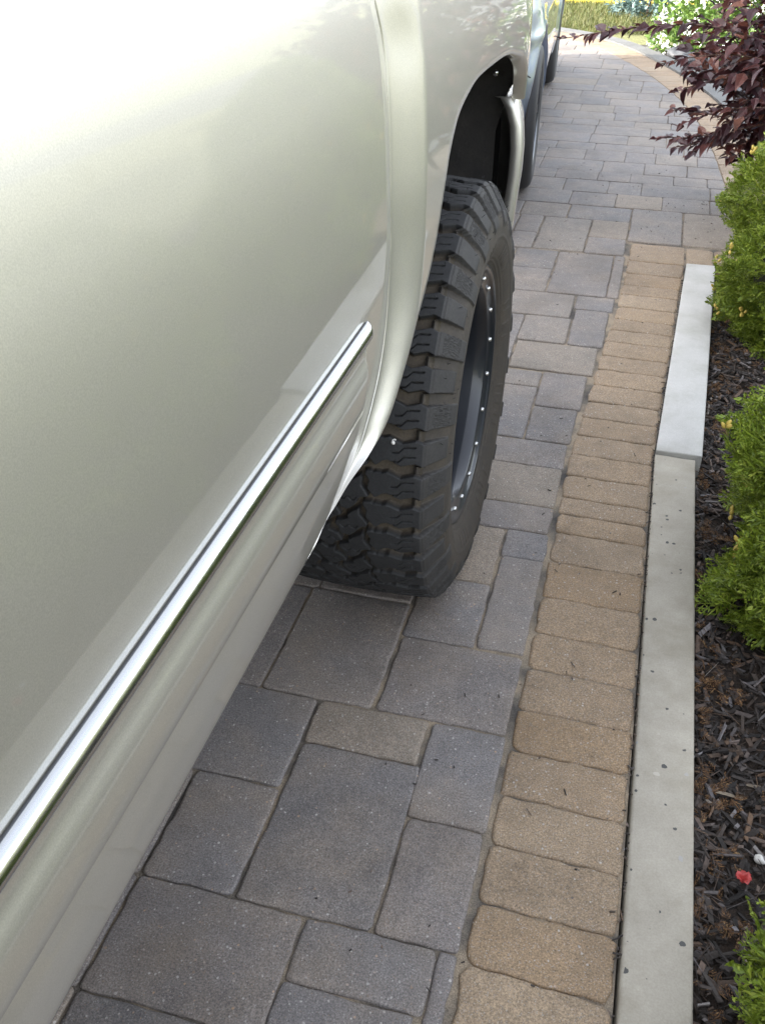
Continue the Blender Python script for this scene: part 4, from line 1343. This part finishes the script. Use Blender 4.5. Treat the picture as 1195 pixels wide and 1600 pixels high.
for (sx_, wy) in ((1, WY2), (-1, WY), (-1, WY2)):
    c = copy_tree(wheel, truck)
    c.location = (sx_ * (XW - XC), wy, WZ)
    c.rotation_euler = (0, 0, 0 if sx_ > 0 else math.pi)
stone('pebble', (-.345, 1.335, .535), .0055, M['pebble'], 'tiny white pebble stuck in the tread of the big tyre', 'pebble', None, 3, .8)

# ------------------------------------------------------------------ the second car ahead
def sedan():
    root = empty('parked_car', (-1.36, 4.70, 0), R(4.4))
    tag(root, 'blue silver car parked ahead of the pickup, mostly hidden behind it', 'car')
    hw, wb, rw = .80, 2.62, .325
    zt = np.array([.20, .26, .40, .55, .70, .80, .92]); xt2 = np.array([.74, .79, .815, .82, .808, .800, .765])
    def sx2(y, z):
        q = np.interp(z, zt, xt2)
        for wy in (0, wb):
            d = np.hypot(y - wy, z - rw); s = np.clip((.50 - d) / .12, 0, 1)
            q = q + .012 * s * s * (3 - 2 * s)
        q = q - .50 * np.clip(-.08 - y, 0, 9) ** 2 - .28 * np.clip(y - wb - .35, 0, 9) ** 2
        return q + .006 * np.exp(-((z - .70) / .02) ** 2)
    yb = np.linspace(-.86, wb + .84, 300)
    arch = np.zeros_like(yb)
    for wy in (0, wb):
        a_ = np.clip(.39 ** 2 - (yb - wy) ** 2, 0, None)
        arch = np.maximum(arch, np.where(a_ > 0, rw + np.sqrt(a_), 0))
    zl = np.maximum(.22, arch)
    ztop = np.interp(yb, [-.86, -.7, 0, wb * .6, wb, wb + .84], [.78, .88, .92, .92, .88, .66])
    rows = np.linspace(0, 1, 36)
    Zg = zl[:, None] + (ztop - zl)[:, None] * rows[None]; Yg = np.repeat(yb[:, None], 36, 1)
    for s in (1, -1):
        X = sx2(Yg, Zg)
        Xl = np.concatenate([X[:, :1] - .04, X], 1); Yl = np.concatenate([Yg[:, :1], Yg], 1); Zl = np.concatenate([Zg[:, :1], Zg], 1)
        V = np.stack([Xl * s, Yl, Zl], -1).reshape(-1, 3)
        obj_np('body_side', V, grid_faces(300, 37, flip=(s < 0)), M['paint2'], root)
    # deck, roof, bonnet as one crowned skin
    ys2 = np.linspace(-.86, wb + .84, 80)
    top = np.interp(ys2, [-.86, -.7, -.45, .25, .9, 1.35, 2.05, wb + .55, wb + .84], [.78, .89, .94, 1.36, 1.43, 1.41, .97, .84, .66])
    wid = np.interp(ys2, [-.86, -.5, .25, .9, 1.35, 2.05, wb + .84], [.66, .74, .56, .55, .56, .74, .66])
    V = []
    for y_, z_, w_ in zip(ys2, top, wid):
        for u in np.linspace(-1, 1, 15): V.append((u * w_, y_, z_ - .05 * abs(u) ** 3))
    obj_np('upper_body', np.array(V), grid_faces(80, 15, flip=True), M['paint2'], root)
    for s in (1, -1):
        Vq = [(s * .762, -.42, .91), (s * .762, 1.95, .91), (s * .57, 1.30, 1.36), (s * .57, .30, 1.32)]
        obj('side_window', Vq, [(0, 1, 2, 3) if s > 0 else (3, 2, 1, 0)], M['glass'], root, False)
        MB().box(min(s * .5, s * .70), max(s * .5, s * .70), -.865, -.78, .63, .78, .02).build('tail_light', M['red_lens'], root)
        MB().box(min(s * .42, s * .66), max(s * .42, s * .66), wb + .76, wb + .85, .52, .64, .02).build('headlight', M['clear_lens'], root)
    MB().box(-.66, .66, -.90, -.82, .25, .62, .03).build('bumper', M['paint2'], root)
    MB().box(-.66, .66, wb + .78, wb + .88, .22, .55, .03).build('bumper', M['paint2'], root)
    MB().box(-.60, .60, -.8, wb + .8, .20, .30).box(-.55, .55, -.8, wb + .8, .30, .86).build('underbody', M['under'], root)
    # panel line between rear wing and bumper
    ln = [(-.36 - .30 * t, .56 + .14 * t) for t in np.linspace(0, 1, 12)]
    MB().tube([(float(sx2(a_, c_)) + .0005, a_, c_) for a_, c_ in ln], .0025, 5).build('panel_gap', M['black'], root)
    for wy in (0, wb):
        for s in (1, -1):
            wr = bpy.data.objects.new('wheel', None); link(wr, root)
            wr.location = (s * .715, wy, rw); wr.rotation_euler = (0, 0, 0 if s > 0 else math.pi)
            lathe([(-.10, .20), (-.105, .26), (-.10, .31), (-.085, rw - .004), (-.04, rw), (.0, rw - .0), (.055, rw - .002), (.085, rw - .010), (.10, .30), (.108, .27), (.104, .235), (.095, .222)], 64, M['rubber'], 'tyre', wr)
            rm = lathe([(.095, .224), (.10, .222), (.100, .212), (.09, .205), (.05, .200), (.02, .19), (.02, .05), (.07, .045), (.075, .0)], 64, M['rimsilver'], 'rim', wr)
            for k in range(7):
                a_ = k / 7 * 6.283
                c_, s_ = math.cos(a_), math.sin(a_)
                Vv = []
                for x_, r2_, wd_ in ((.074, .03, .022), (.088, .12, .014), (.094, .212, .020)):
                    for q_ in (-1, 1): Vv.append((x_, r2_ * c_ - q_ * wd_ * s_, r2_ * s_ + q_ * wd_ * c_))
                obj('spoke', Vv, [(0, 1, 3, 2), (2, 3, 5, 4)], M['rimsilver'], rm, False)
        th = np.linspace(-.3, math.pi + .3, 24)
        for s in (1, -1):
            V = np.array([[(s * x_, wy +   .392 * math.cos(q_), rw + .392 * math.sin(q_)) for x_ in (.79, .58)] for q_ in th]).reshape(-1, 3)
            obj_np('wheel_well', V, grid_faces(24, 2), M['liner'], root)
sedan()

# ------------------------------------------------------------------ unseen building added on the left to shade the near driveway
hs = empty('shade_house', (-10.0, -3.2, 0))
tag(hs, 'unseen beige building added left of the driveway to shade it', 'shade_house')
MB().box(-4.0, 4.0, -9.0, 7.0, -.1, 5.4).build('wall', M['siding'], hs)
V = [(-4.4, -9.4, 5.25), (4.4, -9.4, 5.25), (4.4, 7.4, 5.25), (-4.4, 7.4, 5.25), (0, -9.4, 7.0), (0, 7.4, 7.0), (-4.4, -9.4, 5.4), (4.4, -9.4, 5.4), (4.4, 7.4, 5.4), (-4.4, 7.4, 5.4)]
obj('roof', V, [(0, 3, 2, 1), (0, 1, 7, 4, 6), (2, 3, 9, 5, 8), (1, 2, 8, 7), (3, 0, 6, 9), (7, 8, 5, 4), (9, 6, 4, 5)], M['shingle'], hs, False)
for y_, z_ in ((-6, 1.1), (-2, 1.1), (2.5, 1.1)):
    wn = MB().box(3.98, 4.06, y_ - .6, y_ + .6, z_, z_ + 1.3).build('window', M['white'], hs)
    MB().box(4.055, 4.075, y_ - .52, y_ + .52, z_ + .08, z_ + 1.22).build('pane', M['glass'], wn)
